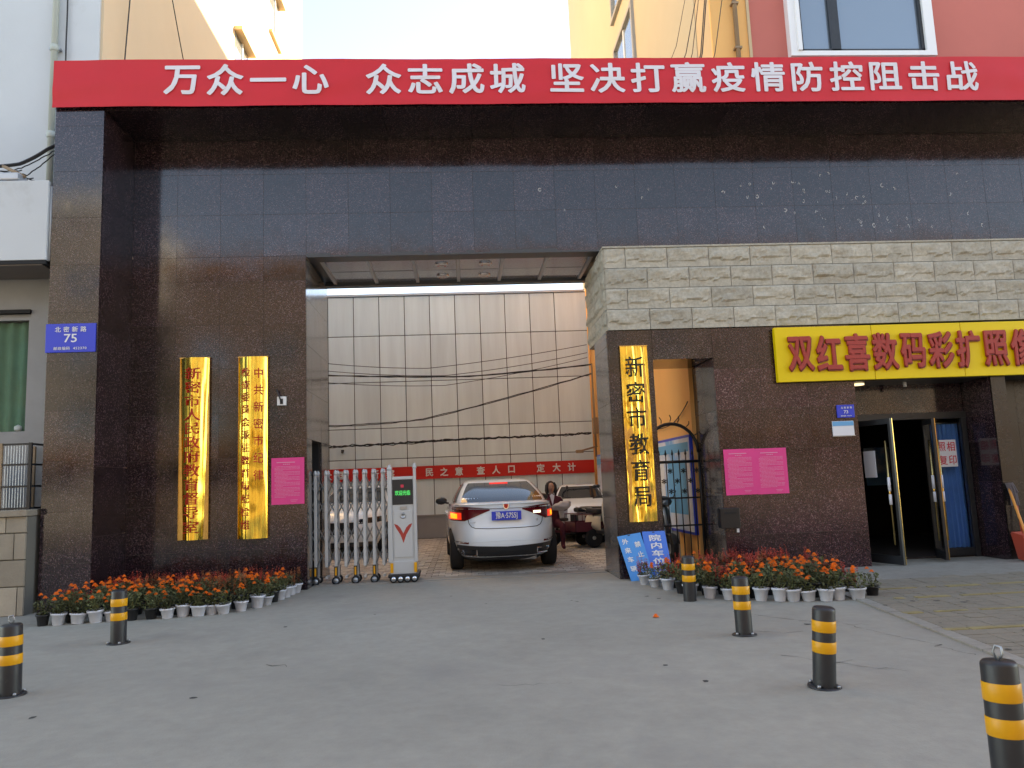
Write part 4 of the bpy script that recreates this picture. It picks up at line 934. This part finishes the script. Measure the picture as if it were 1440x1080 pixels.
MB().bevbox(-12, -6.33, 11.9, 12.75, 5.30, 6.58, .01).build('box', M['wwall'], t); MB().box(-12, -6.335, 11.91, 12.74, 5.24, 5.298).build('lower_edge', M['dark'], t); MB().box(-12, -6.4, 11.93, 12.7, 5.225, 5.239).build('soffit', M['tan'], t)
MB().tube([(-6.31, 11.97, 5.3), (-6.31, 11.97, 6.5)], .02, 6).build('edge_bead', M['alu'], t)
pb = thing('stone_plinth', 'old weathered stone plinth under the window cage at the left edge', 'plinth', (-8, 12.3, 0))
MB().box(-12, -6.34, 11.72, 12.75, 0, 1.40).build('core', M['mortar'], pb)
for j, (za, zb) in enumerate([(0, .40), (.41, .78), (.79, 1.16), (1.17, 1.40)]):
    x = -12 + (.3 if j % 2 else 0); xs2 = [-12]
    while x < -6.9: x += random.uniform(.45, .75); xs2.append(min(x, -6.34))
    if xs2[-1] < -6.34: xs2.append(-6.34)
    for a, b2 in zip(xs2, xs2[1:]):
        if b2-a > .05: MB().bevbox(a+.006, b2-.006, 11.68+random.uniform(0, .012), 11.76, za+.006, zb, .008).build('stone', M['terracotta'], pb)
MB().bevbox(-12, -6.33, 11.64, 12.76, 1.405, 1.50, .012).build('ledge', M['terracotta'], pb)
cg = thing('window_cage', 'dark metal security cage standing on the plinth at the left edge', 'cage', (-7, 12.3, 1.5))
for x in (-8.6, -7.6, -6.80, -6.38):
    for y in (11.8, 12.68): MB().box(x-.02, x+.02, y-.02, y+.02, 1.5, 2.48).build('upright', M['pipe2'] if x == -6.80 else M['blackmetal'], cg)
for z in (1.52, 1.84, 2.16, 2.46): MB().box(-8.6, -6.38, 11.785, 11.80, z-.014, z+.014).box(-6.385, -6.37, 11.8, 12.68, z-.014, z+.014).build('rail', M['blackmetal'], cg)
for k in range(10): MB().tube([(-6.74+k*.04, 11.80, 1.5), (-6.74+k*.04, 11.80, 2.46)], .006, 4).build('bar', M['steel'], cg)
MB().box(-8.58, -6.83, 12.0, 12.05, 1.5, 2.3).build('inner_board', M['gwall'], cg)
# tangle of cables on the sign box
wire('thick black cable sweeping up from the cable tangle behind the corner pillar', [(-7.6, 12.2, 6.95), (-6.95, 12.2, 6.98), (-6.55, 12.25, 7.25), (-6.2, 12.6, 7.75)], .03, .02)
for i in range(7):
    a = (-7.7+random.uniform(-.2, .2), 12.15, 6.9+random.uniform(-.1, .15)); b2 = (-6.95+random.uniform(-.1, .2), 12.1+random.uniform(0, .3), 6.72+random.uniform(0, .25)); c_ = (-6.30, 12.4, 6.5+random.uniform(0, 1.0))
    wire('thin black wire in the tangle on top of the left sign box', [a, b2, c_] if i < 3 else [a, b2], .010, .05, wob=.006).__setitem__('group', 'wires in the cable tangle')
t = thing('flood_lamp', 'old floodlight lamp fixed among the cables on the left sign box', 'lamp', (-6.95, 12.1, 6.6))
MB().bevbox(-7.12, -6.82, 11.95, 12.2, 6.62, 6.74, .02).build('housing', M['silver'], t); MB().box(-7.02, -6.96, 12.0, 12.1, 6.55, 6.62).tube([(-7.2, 12.2, 6.95), (-6.8, 12.1, 6.72)], .03, 6).build('bracket', M['pipe2'], t)

# ------------------------------------------------------------------ the other side of the street (seen in the polished granite)
def street_block(label, x0, x1, y0, y1, h, m, m2):
    t = thing('street_building', label, 'building', ((x0+x1)/2, y0, 0))
    MB().box(x0, x1, y1, y0, 0, h).build('wall', m, t); MB().box(x0-.2, x1+.2, y1, y0+.25, h, h+.9).build('parapet', m2, t)
    f = MB(); g_ = MB(); z = 4.6
    while z < h-2:
        x = x0+1.2
        while x < x1-2: g_.box(x, x+1.8, y0+.005, y0+.02, z, z+1.7); f.box(x-.1, x+1.9, y0, y0+.12, z-.15, z); x += 3.4
        z += 3.3
    g_.build('window_panes', M['glass'], t); f.build('window_sills', M['wwall'], t)
    MB().box(x0, x1, y0, y0+.9, 3.3, 3.9).build('shop_fascia', M['brown'], t)

for i, (x, y, h) in enumerate([(-13, -6.6, 7.2), (-7.5, -6.9, 6.6), (-1.5, -6.5, 7.0), (4.2, -7.0, 6.4), (9.8, -6.6, 7.4), (15.5, -6.9, 6.8)]):
    t = thing('street_tree', ['broad street tree furthest left across the street', 'second street tree from the left across the street', 'street tree directly behind the viewpoint', 'low street tree right of the viewpoint', 'tallest street tree across the street', 'street tree furthest right across the street'][i], 'tree', (x, y, 0))
    MB().tube([(0, 0, 0), (.08, 0, 1.4), (.0, .1, 2.8), (.1, 0, h*.75)], .16, 8, radii=[.19, .15, .12, .04]).tube([(0, .05, 2.4), (.9, .3, 4.0)], .07, 6, radii=[.08, .03]).tube([(0, .05, 2.6), (-.8, -.4, 4.3)], .07, 6, radii=[.08, .03]).build('trunk', M['pipe2'], t, world=False)
    f = MB()
    for k in range(26):
        a = random.random()*6.28; q = random.random()**.5*1.9; c_ = Vector((q*math.cos(a), q*math.sin(a), random.uniform(2.9, h-.4)))
        for j in range(55):
            p_ = c_+Vector((random.gauss(0, .38), random.gauss(0, .38), random.gauss(0, .30))); d = Vector((random.gauss(0, 1), random.gauss(0, 1), random.gauss(0, .6))).normalized()*.13; u = d.cross(Vector((0, 0, 1)))*.5
            f.add([p_-d, p_+u, p_+d, p_-u], [(0, 1, 2, 3)])
    f.build('crown', M['treeleaf'], t, world=False)
street_block('long tan building across the street behind the viewpoint', -15, 42, -14, -26, 13.0, M['tan'], M['brown'])
street_block('taller grey building across the street to the left of the tan one', -44, -17, -14, -26, 15.6, M['gwall'], M['wwall'])

# ------------------------------------------------------------------ cars (metres, local: rear at y=0, nose at +y)
def make_car(name, label, loc, rz, lit=True):
    t = thing(name, label, 'car', loc, rz, k=1)
    LV = [(.17, .70, .30, 4.30), (.24, .80, .13, 4.50), (.34, .87, .04, 4.62), (.45, .895, .01, 4.66), (.58, .905, .0, 4.67), (.70, .91, .02, 4.65), (.79, .908, .055, 4.60), (.86, .903, .05, 4.52),
          (.93, .895, .055, 4.38), (.98, .885, .05, 4.15), (1.02, .865, .04, 3.9), (1.06, .835, .035, 3.62), (1.085, .80, .05, 3.45), (1.10, .74, .12, 3.3)]
    def lev(z):
        z = min(max(z, LV[0][0]), LV[-1][0])
        for a, b2 in zip(LV, LV[1:]):
            if z <= b2[0]: s_ = (z-a[0])/(b2[0]-a[0]); return [p_+(q-p_)*s_ for p_, q in zip(a, b2)]
        return list(LV[-1])
    NP = 3.7
    def rear(x, z):
        _, w, y0, y1 = lev(z); l_ = (y1-y0)/2; q = min(.9999, abs(x)/w)
        return (y0+y1)/2-l_*(1-q**NP)**(1/NP)
    S = 72; vs = []
    ang = [2*math.pi*k/S for k in range(S)]
    def pt(lv, a):
        z, w, y0, y1 = lv; l_ = (y1-y0)/2; c_, s_ = math.cos(a), math.sin(a)
        return (w*math.copysign(abs(c_)**(2/NP), c_), (y0+y1)/2+l_*math.copysign(abs(s_)**(2/NP), s_), z)
    mb = MB()
    for lv in LV: vs += [pt(lv, a) for a in ang]
    n = len(LV); fs = [(i*S+k, i*S+(k+1) % S, (i+1)*S+(k+1) % S, (i+1)*S+k) for i in range(n-1) for k in range(S)]
    fs.append(tuple(range(S))[::-1]); fs.append(tuple((n-1)*S+k for k in range(S)))
    me = bpy.data.meshes.new('body'); me.from_pydata(vs, [], fs); me.update()
    body = bpy.data.objects.new('body', me); C.objects.link(body)
    cyl = MB()
    for y in (.93, 3.62):
        for sx in (-1, 1): cyl.lathe([(.355, -.13), (.355, .13)], 28, (sx*.86, y, .325), axis='x')
    cm = cyl.mesh('cut', M['plastic'], 1); cut = bpy.data.objects.new('cut', cm); C.objects.link(cut)
    md = body.modifiers.new('b', 'BOOLEAN'); md.object = cut; md.operation = 'DIFFERENCE'; md.solver = 'EXACT'
    bpy.context.view_layer.update()
    nm = bpy.data.meshes.new_from_object(body.evaluated_get(bpy.context.evaluated_depsgraph_get()))
    bpy.data.objects.remove(body); bpy.data.objects.remove(cut)
    nm.materials.clear(); nm.materials.append(M['carwhite']); nm.materials.append(M['plastic'])
    nm.polygons.foreach_set('material_index', [1 if p_.center.z < .255 or min((p_.center.y-.93)**2, (p_.center.y-3.62)**2)+(p_.center.z-.325)**2 < .356**2 else 0 for p_ in nm.polygons])
    nm.polygons.foreach_set('use_smooth', [True]*len(nm.polygons))
    try: nm.set_sharp_from_angle(angle=R(38))
    except Exception: pass
    body = bpy.data.objects.new('body', nm); C.objects.link(body); body.parent = t
    def patch(nm_, x0, x1, zl, zh, m, off=.005, nu=16, nv=4, mirror=True, th=.0, fn=rear, both=True):
        for sx in ((1, -1) if mirror else (1,)):
            mbp = MB()
            def f(u, v):
                x = x0+(x1-x0)*u; z = zl(u)+(zh(u)-zl(u))*v; return (sx*x, fn(x, z)-off, z)
            mbp.grid(f, nu, nv, flip=(sx < 0))
            if both:
                mbp.grid(lambda u, v: (lambda q: (q[0], q[1]+off+.01, q[2]))(f(u, v)), nu, nv, flip=(sx > 0))
            o = MBO(mbp, nm_, m)
    def MBO(m_, nm_, mt):
        o = bpy.data.objects.new(nm_, m_.mesh(nm_, mt, 1)); C.objects.link(o); o.parent = t; return o
    L = lambda a, b2: (lambda u: a+(b2-a)*u)
    # greenhouse
    GV = [(1.07, .80, .42, 3.30), (1.16, .775, .62, 3.02), (1.26, .72, .90, 2.74), (1.36, .655, 1.22, 2.46), (1.42, .60, 1.42, 2.28), (1.455, .53, 1.60, 2.10), (1.47, .40, 1.85, 1.95)]
    def glev(z):
        z = min(max(z, GV[0][0]), GV[-1][0])
        for a, b2 in zip(GV, GV[1:]):
            if z <= b2[0]: s_ = (z-a[0])/(b2[0]-a[0]); return [p_+(q-p_)*s_ for p_, q in zip(a, b2)]
        return list(GV[-1])
    NG = 4.2
    def grear(x, z):
        _, w, y0, y1 = glev(z); l_ = (y1-y0)/2; q = min(.9999, abs(x)/w)
        return (y0+y1)/2-l_*(1-q**NG)**(1/NG)
    vs = []
    for lv in GV:
        z, w, y0, y1 = lv; l_ = (y1-y0)/2
        for a in ang:
            c_, s_ = math.cos(a), math.sin(a); vs.append((w*math.copysign(abs(c_)**(2/NG), c_), (y0+y1)/2+l_*math.copysign(abs(s_)**(2/NG), s_), z))
    n = len(GV); gm = MB(); gm.add(vs, [(i*S+k, i*S+(k+1) % S, (i+1)*S+(k+1) % S, (i+1)*S+k) for i in range(n-1) for k in range(S)]+[tuple((n-1)*S+k for k in range(S))], 0, True)
    MBO(gm, 'roof', M['carwhite'])
    # windows follow the cabin surface
    rw = MB(); rw.grid(lambda u, v: (lambda z: (lambda w: (-w+2*w*u, grear(-w+2*w*u, z)-.006, z))(glev(z)[1]*.865))(1.10+.315*v), 30, 8, flip=False)
    MBO(rw, 'rear_window', M['carglass'])
    fw = MB(); fw.grid(lambda u, v: (lambda z: (lambda w: (-w+2*w*u, (glev(z)[2]+glev(z)[3])-grear(-w+2*w*u, z)+.006, z))(glev(z)[1]*.87))(1.10+.315*v), 30, 8, flip=True)
    MBO(fw, 'windscreen', M['carglass'])
    for sx in (-1, 1):
        for (a, b2) in ((.16, .47), (.50, .86)):
            sw = MB()
            def f(u, v):
                z = 1.10+.30*v; _, w, y0, y1 = glev(z); y = y0+(y1-y0)*(a+(b2-a)*u); l_ = (y1-y0)/2; q = min(.999, abs(y-(y0+y1)/2)/l_)
                return (sx*(w*(1-q**NG)**(1/NG)+.006), y, z)
            sw.grid(f, 10, 5, flip=(sx > 0)); MBO(sw, 'side_window', M['carglass'])
        MBO(MB().ball((sx*.985, 2.84, 1.10), .10, 2, sc=(1.15, .6, .72)).tube([(sx*.84, 2.84, 1.05), (sx*.93, 2.84, 1.07)], .02, 6), 'wing_mirror', M['black'])
        for y in (1.75, 2.55): MBO(MB().bevbox(sx*.905-.012, sx*.905+.02, y, y+.17, .90, .925, .006), 'door_handle', M['chrome'])
    # lamps: dark red housing tapering inward, lit cells
    patch('tail_lamp', .26, .885, lambda u: .97-.155*min(1, (u/.62))**1.1, lambda u: .992+.012*u, M['lampred'], .008, 24, 5)
    patch('tail_lamp_upper', .24, .86, lambda u: 1.000+.012*u, lambda u: 1.005+.035*min(1, u*1.6), M['lampred'], .010, 20, 3)
    patch('chrome_strip', 0, .84, lambda u: .990+.012*u, lambda u: 1.004+.010*u, M['chrome'], .014, 24, 1)
    if lit:
        patch('lit_cell', .70, .885, L(.835, .83), L(.945, .955), M['lamporange'], .013, 8, 3)
        patch('lit_core', .765, .86, L(.85, .85), L(.925, .935), M['lampon'], .017, 6, 3)
        for sx in (1,):
            mbp = MB(); mbp.grid(lambda u, v: (.44+.13*u, rear(.44+.13*u, .92)-.014, .905+.04*v), 6, 2); MBO(mbp, 'reversing_lamp', M['lampwhite'])
        MBO(MB().grid(lambda u, v: (-.16+.32*u, grear(-.16+.32*u, 1.40-.012)-.012-.03*(1-v), 1.385+.028*v), 6, 1), 'high_brake_lamp', M['lamporange'])
    # boot lid seam, lip
    MBO(MB().tube([(x, rear(abs(x), 1.06)-.012, 1.075-.012*abs(x)) for x in [-.78+.06*i for i in range(27)]], .012, 6), 'boot_lip', M['carwhite'])
    seam = [(-.60, .84), (-.585, .77), (-.55, .725), (-.49, .70), (-.3, .692), (0, .69), (.3, .692), (.49, .70), (.55, .725), (.585, .77), (.60, .84)]
    MBO(MB().tube([(x, rear(abs(x), z)-.003, z) for x, z in [(p0[0]+(p1[0]-p0[0])*k/6, p0[1]+(p1[1]-p0[1])*k/6) for p0, p1 in zip(seam, seam[1:]) for k in range(6)]+[seam[-1]]], .0055, 5), 'boot_seam', M['dark'])
    MBO(MB().tube([(x, rear(abs(x), .50)-.001, .50-.03*(abs(x)/.8)**2) for x in [-.86+.06*i for i in range(30)]], .006, 5), 'bumper_crease', M['carwhite'])
    # plate, badge, script
    MBO(MB().bevbox(-.235, .235, -.012, .03, .815, .955, .006), 'number_plate', M['blue'])
    if lit:
        pl_ = MB(); put(pl_, text_mb('豫A·57S5J', 1.0, .012), (0, -.016, .885), .085, .115); MBO(pl_, 'plate_characters', M['white'])
        s_ = text_mb('ROEWE', 1.0, .012, 0, 0, 1.2); q = MB(); put(q, s_, (-.50, rear(.5, .79)-.004, .79), .035, .028); MBO(q, 'badge_letters', M['steel'])
        s_ = text_mb('i5', 1.0, .012); q = MB(); put(q, s_, (.50, rear(.5, .80)-.004, .80), .05, .05); MBO(q, 'model_letters', M['steel'])
    sd2 = MB(); P = [(-.045, .05), (.045, .05), (.045, -.01), (.03, -.045), (0, -.06), (-.03, -.045), (-.045, -.01)]
    sd2.add([(a, .025, 1.035+b2*.9) for a, b2 in P], [tuple(range(7))[::-1]]); sd2.add([(a*.7, .020, 1.035+b2*.63) for a, b2 in P], [tuple(range(7))[::-1]], 1)
    MBO(sd2, 'badge', [M['chrome'], M['inkred']])
    # lower bumper: black diffuser, reflectors, exhaust trims
    patch('diffuser', 0, .78, L(.215, .235), lambda u: .405+.03*min(1, u*1.1), M['plastic'], .012, 16, 4)
    patch('reflector', .60, .80, L(.455, .462), L(.485, .492), M['lampred'], .010, 6, 1)
    for sx in (-1, 1):
        MBO(MB().tube([(sx*.48, rear(.48, .33)-.035, .28), (sx*.66, rear(.66, .33)-.035, .28), (sx*.70, rear(.70, .35)-.035, .36), (sx*.48, rear(.48, .35)-.035, .36), (sx*.48, rear(.48, .33)-.035, .28)], .010, 5), 'exhaust_trim', M['chrome'])
    MBO(MB().bevbox(.2, .5, .3, .9, .16, .30, .03), 'silencer', M['steel'])
    # headlamps and grille on the nose (for the parked copies)
    def nose(x, z): return lev(z)[2]+lev(z)[3]-rear(x, z)
    for sx in (-1, 1):
        h_ = MB(); h_.grid(lambda u, v: (sx*(.45+.42*u), nose(.45+.42*u, .70+.10*v)+.008, .68+.02*u+.11*v), 12, 3, flip=(sx > 0)); MBO(h_, 'headlamp', M['carglass'])
    gr_ = MB(); gr_.grid(lambda u, v: (-.36+.72*u, nose(abs(-.36+.72*u), .6)+.010, .48+.24*v), 12, 3, flip=True); MBO(gr_, 'grille', M['plastic'])
    MBO(MB().grid(lambda u, v: (-.7+1.4*u, nose(abs(-.7+1.4*u), .3)+.012, .22+.14*v), 16, 2, flip=True), 'lower_grille', M['plastic'])
    for y in (.93, 3.62):
        for sx in (-1, 1):
            w = MB().lathe([(.20, -.10), (.30, -.108), (.325, -.085), (.328, 0), (.325, .085), (.30, .108), (.20, .10)], 28, (sx*.775, y, .328), axis='x')
            wo = MBO(w, 'wheel', M['rubber'])
            r_ = MB().lathe([(.20, sx*.06), (.205, sx*.10), (.17, sx*.085), (.03, sx*.075)], 20, (sx*.775, y, .328), axis='x')
            ro = bpy.data.objects.new('rim', r_.mesh('rim', M['steel'], 1)); C.objects.link(ro); ro.parent = wo
    return t
car = make_car('white_sedan', 'white sedan seen from behind with lit tail lamps driving through the gate', (.645, 12.28, .012), R(2.4))
index_kids()
def carcopy(label, loc, rz):
    c_ = car.copy(); C.objects.link(c_); c_['label'] = label; c_.location = loc; c_.rotation_euler = (0, 0, rz)
    for ch in KIDS[car.name]:
        if any(k_ in ch.name for k_ in ('lit', 'plate_char', 'letters', 'revers', 'high_brake')): continue
        copy_tree(ch, c_)
    return c_
carcopy('white car parked against the panel wall at the left, mostly hidden by the gate head', (-2.22, 25.0*K, .012), R(176)).location = (-2.32, 20.8, .012)
carcopy('white car parked nose outward under the end of the red slogan banner, behind the scooters', (3.0, 24.0*K-.2, .012), R(174)).scale = (.80, .70, .88)

# ------------------------------------------------------------------ scooters (metres, local: nose at -y)
def make_scooter(name, label, loc, rz, mbody, rider_bits=True, cat='scooter'):
    t = thing(name, label, cat, loc, rz, k=1)
    def P(n, mb, m, par=None): o = bpy.data.objects.new(n, mb.mesh(n, m, 1)); C.objects.link(o); o.parent = par or t; return o
    for y in (-.62, .60):
        w = P('wheel', MB().lathe([(.15, -.035), (.20, -.045), (.225, -.02), (.228, 0), (.225, .02), (.20, .045), (.15, .035)], 22, (0, y, .228), axis='x'), M['rubber'])
        P('rim', MB().lathe([(.155, -.02), (.02, -.05), (.02, .05), (.155, .02)], 14, (0, y, .228), axis='x'), M['steel'], w)
    P('front_fender', MB().grid(lambda u, v: ((u-.5)*.13*(1-.2*abs(v-.5)), -.62-.255*math.cos(.4+1.9*v), .228+.255*math.sin(.4+1.9*v)-.02*(2*u-1)**2), 6, 10), mbody)
    P('fork', MB().tube([(-.06, -.62, .228), (-.06, -.50, .62)], .018, 6).tube([(.06, -.62, .228), (.06, -.50, .62)], .018, 6).tube([(0, -.50, .6), (0, -.40, .98)], .025, 8), M['silver'])
    P('leg_shield', MB().grid(lambda u, v: ((u-.5)*(.26+.07*math.sin(v*3)), -.50+.12*v+.10*(2*u-1)**2, .36+.55*v), 8, 8).grid(lambda u, v: ((u-.5)*(.26+.07*math.sin(v*3)), -.485+.12*v+.10*(2*u-1)**2, .36+.55*v), 8, 8, flip=True), mbody)
    P('headlamp_cowl', MB().ball((0, -.44, .98), .12, 2, sc=(1.25, .9, .8)), mbody); P('headlamp', MB().ball((0, -.535, .97), .06, 2, sc=(1, .4, .8)), M['glass'])
    P('handlebar', MB().tube([(-.34, -.30, 1.03), (-.2, -.36, 1.04), (0, -.40, 1.02), (.2, -.36, 1.04), (.34, -.30, 1.03)], .014, 6), M['plastic'])
    for sx in (-1, 1):
        P('mirror', MB().tube([(sx*.22, -.36, 1.05), (sx*.30, -.38, 1.22)], .007, 5).ball((sx*.32, -.38, 1.25), .055, 1, sc=(1.2, .35, .8)), M['plastic'])
    P('floorboard', MB().bevbox(-.14, .14, -.42, .08, .30, .37, .02), M['plastic'])
    P('rear_body', MB().grid(lambda u, v: (lambda a, s_: (s_*math.cos(a)*(.9 if math.sin(a) > 0 else 1.1), .02+.75*v, .50+.05*v+.20*(1-.5*v)*math.sin(a)))(u*6.283, .17*math.sin(.35+2.3*v)), 16, 12), mbody)
    P('seat', MB().bevbox(-.13, .13, 0, .62, .70, .80, .04), M['plastic'])
    P('rear_rack', MB().tube([(-.1, .6, .76), (-.1, .86, .80), (.1, .86, .80), (.1, .6, .76)], .012, 6), M['steel'])
    P('tail_light', MB().bevbox(-.07, .07, .76, .80, .58, .64, .01), M['lampred'])
    return t
make_scooter('electric_scooter', 'ivory electric scooter at the edge of the gate pier, front wheel towards the viewer', (2.80, 15.75, .012), R(14), M['ivory'])
make_scooter('electric_scooter', 'silver electric scooter with upright mirrors parked behind the maroon tricycle', (2.42, 16.95, .012), R(-68), M['silver'])
make_scooter('electric_scooter', 'ivory electric scooter leaning beyond the silver one close to the orange wall', (2.98, 17.1, .012), R(28), M['ivory'])
make_scooter('electric_scooter', 'dark electric scooter standing behind the iron gate', (3.22, 13.2, .012), R(10), M['black'])
# cargo tricycle
tr = thing('cargo_tricycle', 'maroon cargo tricycle with a low railed load bed beside the woman', 'tricycle', (2.30, 16.3, .012), R(-80), k=1); tr.scale = (.8, .8, .8)
def TP(n, mb, m): o = bpy.data.objects.new(n, mb.mesh(n, m, 1)); C.objects.link(o); o.parent = tr; return o
for x in (-.42, .42):
    TP('wheel', MB().lathe([(.17, -.03), (.23, -.04), (.25, 0), (.23, .04), (.17, .03)], 20, (x, .35, .25), axis='x'), M['rubber'])
TP('wheel', MB().lathe([(.17, -.03), (.23, -.04), (.25, 0), (.23, .04), (.17, .03)], 20, (0, -.95, .25), axis='x'), M['rubber'])
for x in (-.42, .42): TP('hub', MB().lathe([(.02, -.035), (.05, -.035), (.05, .035), (.02, .035)], 10, (x, .35, .25), axis='x'), M['steel'])
TP('load_bed', MB().box(-.45, .45, -.15, .85, .42, .46).box(-.45, -.42, -.15, .85, .46, .66).box(.42, .45, -.15, .85, .46, .66).box(-.45, .45, .82, .85, .46, .66).box(-.45, .45, -.15, -.12, .46, .66), M['maroon'])
TP('rails', MB().tube([(-.45, -.15, .66), (-.45, -.15, .86), (-.45, .85, .86), (.45, .85, .86), (.45, -.15, .86), (.45, -.15, .66)], .012, 6).tube([(-.45, .35, .66), (-.45, .35, .86)], .01, 5).tube([(.45, .35, .66), (.45, .35, .86)], .01, 5), M['maroon'])
TP('frame', MB().tube([(0, -.15, .40), (0, -.6, .45), (0, -.82, .80)], .03, 8).tube([(0, -.95, .25), (0, -.80, .98)], .022, 8), M['maroon'])
TP('saddle', MB().bevbox(-.13, .13, -.50, -.22, .70, .78, .03), M['plastic']); TP('handlebar', MB().tube([(-.3, -.62, 1.0), (0, -.80, 1.0), (.3, -.62, 1.0)], .014, 6), M['plastic'])
TP('front_fender', MB().grid(lambda u, v: ((u-.5)*.12, -.95-.28*math.cos(.4+2.2*v), .25+.28*math.sin(.4+2.2*v)), 4, 10), M['maroon'])

# ------------------------------------------------------------------ woman
def skin_mesh(name, V, Ed, Rd, m, parent, sub=2):
    me = bpy.data.meshes.new(name); me.from_pydata(V, Ed, []); o = bpy.data.objects.new(name, me); C.objects.link(o)
    md = o.modifiers.new('s', 'SKIN')
    for i, r in enumerate(Rd): me.skin_vertices[0].data[i].radius = (r if isinstance(r, tuple) else (r, r)); me.skin_vertices[0].data[i].use_root = (i == 0)
    o.modifiers.new('u', 'SUBSURF').levels = sub
    bpy.context.view_layer.update()
    nm = bpy.data.meshes.new_from_object(o.evaluated_get(bpy.context.evaluated_depsgraph_get())); bpy.data.objects.remove(o)
    nm.materials.clear(); nm.materials.append(m); nm.polygons.foreach_set('use_smooth', [True]*len(nm.polygons))
    o = bpy.data.objects.new(name, nm); C.objects.link(o); o.parent = parent; return o
wm = thing('person', 'woman in a maroon coat sitting beside the white car with a pale bundle', 'person', (1.77, 15.9, -.285), R(6), k=1)
# facing -y; body, legs, arms as one continuous surface
V = [(0, 0, .86), (0, 0, 1.05), (0, .01, 1.22), (0, .02, 1.34), (0, .0, 1.41), (0, -.01, 1.47),
     (-.09, -.04, .83), (-.12, -.40, .80), (-.12, -.36, .42), (-.12, -.46, .36), (.09, -.04, .83), (.12, -.40, .80), (.12, -.36, .42), (.12, -.46, .36),
     (-.17, .02, 1.32), (-.24, .0, 1.10), (-.12, -.20, 1.12), (-.02, -.27, 1.16), (.17, .02, 1.32), (.27, -.03, 1.12), (.24, -.24, 1.14), (.20, -.30, 1.17)]
Ed = [(0,1),(1,2),(2,3),(3,4),(4,5),(0,6),(6,7),(7,8),(8,9),(0,10),(10,11),(11,12),(12,13),(3,14),(14,15),(15,16),(16,17),(3,18),(18,19),(19,20),(20,21)]
Rd = [(.16,.12),(.14,.105),(.165,.11),(.14,.09),(.055,.055),(.052,.052),(.095,.1),(.065,.07),(.045,.045),(.04,.035),(.095,.1),(.065,.07),(.045,.045),(.04,.035),(.065,.065),(.052,.052),(.042,.042),(.03,.03),(.065,.065),(.052,.052),(.042,.042),(.03,.03)]
skin_mesh('body', V, Ed, Rd, M['coat'], wm)
def WP(n, mb, m): o = bpy.data.objects.new(n, mb.mesh(n, m, 1)); C.objects.link(o); o.parent = wm; return o
hd = MB(); hd.grid(lambda u, v: (lambda a, b2: (.073*math.sin(b2)*math.cos(a), -.01+.090*math.sin(b2)*math.sin(a)*(1+.05*(math.sin(a) < 0)), 1.565+.100*math.cos(b2)*(1 if math.cos(b2) > 0 else 1.12)))(u*6.2832, .02+3.1*v), 20, 14, flip=True)
hd.ball((0, -.103, 1.555), .016, 1, sc=(.8, 1, 1.4)).tube([(0, -.01, 1.40), (0, -.02, 1.50)], .05, 10)
WP('head', hd, M['skin'])
WP('lips', MB().ball((0, -.092, 1.512), .016, 1, sc=(1.4, .5, .45)), M['inkred'])
WP('eyes', MB().ball((-.03, -.088, 1.575), .009, 1).ball((.03, -.088, 1.575), .009, 1).box(-.045, -.015, -.095, -.09, 1.592, 1.597).box(.015, .045, -.095, -.09, 1.592, 1.597), M['hair'])
hr = MB(); hr.grid(lambda u, v: (lambda a, b2: ((.094+.02*(v > .5))*math.sin(b2)*math.cos(a), .022+.098*math.sin(b2)*math.sin(a)*(1 if math.sin(a) > 0 else .72), 1.585+.118*math.cos(b2)-.10*max(0, v-.55)*(1 if math.sin(a) > -.35 else 0)))(u*6.2832, .02+(2.35 if math.sin(u*6.2832) > -.45 else 1.28)*v), 24, 12, flip=True)
for sx in (-1, 1): hr.tube([(sx*.062, -.015, 1.665), (sx*.084, -.025, 1.60), (sx*.092, -.02, 1.50), (sx*.088, -.03, 1.40)], .03, 8, radii=[.025, .040, .042, .016])
WP('hair', hr, M['hair'])
WP('shirt', MB().add([(-.05, -.098, 1.40), (.05, -.098, 1.40), (0, -.118, 1.20), (0, -.07, 1.44)], [(0, 2, 1), (0, 1, 3)]), M['paper'])
for sx, cxx, cyy in ((-1, -.01, -.29), (1, .19, -.32)):
    hn = MB().ball((cxx, cyy, 1.17), .035, 1, sc=(1.1, .7, 1.2))
    for k in range(4): hn.tube([(cxx-.02*sx, cyy-.02, 1.19-.018*k), (cxx-.05*sx, cyy-.035, 1.19-.018*k), (cxx-.07*sx, cyy-.02, 1.185-.018*k)], .009, 5)
    hn.tube([(cxx, cyy-.01, 1.20), (cxx-.02*sx, cyy-.03, 1.23)], .01, 5); WP('hand', hn, M['skin'])
t = thing('cloth_bundle', 'pale crumpled cloth bundle held in the arms of the woman', 'bag', (1.95, 15.50, .915), 0, k=1)
bm = bmesh.new(); bmesh.ops.create_icosphere(bm, subdivisions=3, radius=1)
for v in bm.verts:
    q = noise.noise(v.co*1.6)*.22+noise.noise(v.co*4)*.08; v.co = Vector((v.co.x*.20, v.co.y*.11, v.co.z*.085+.03*v.co.x))*(1+1.7*q)
mb = MB().bm(bm, 0, True); bm.free(); o = bpy.data.objects.new('cloth', mb.mesh('cloth', M['cloth'], 1)); C.objects.link(o); o.parent = t
print('objects', len(bpy.data.objects), 'tris', sum(len(m.polygons) for m in bpy.data.meshes))
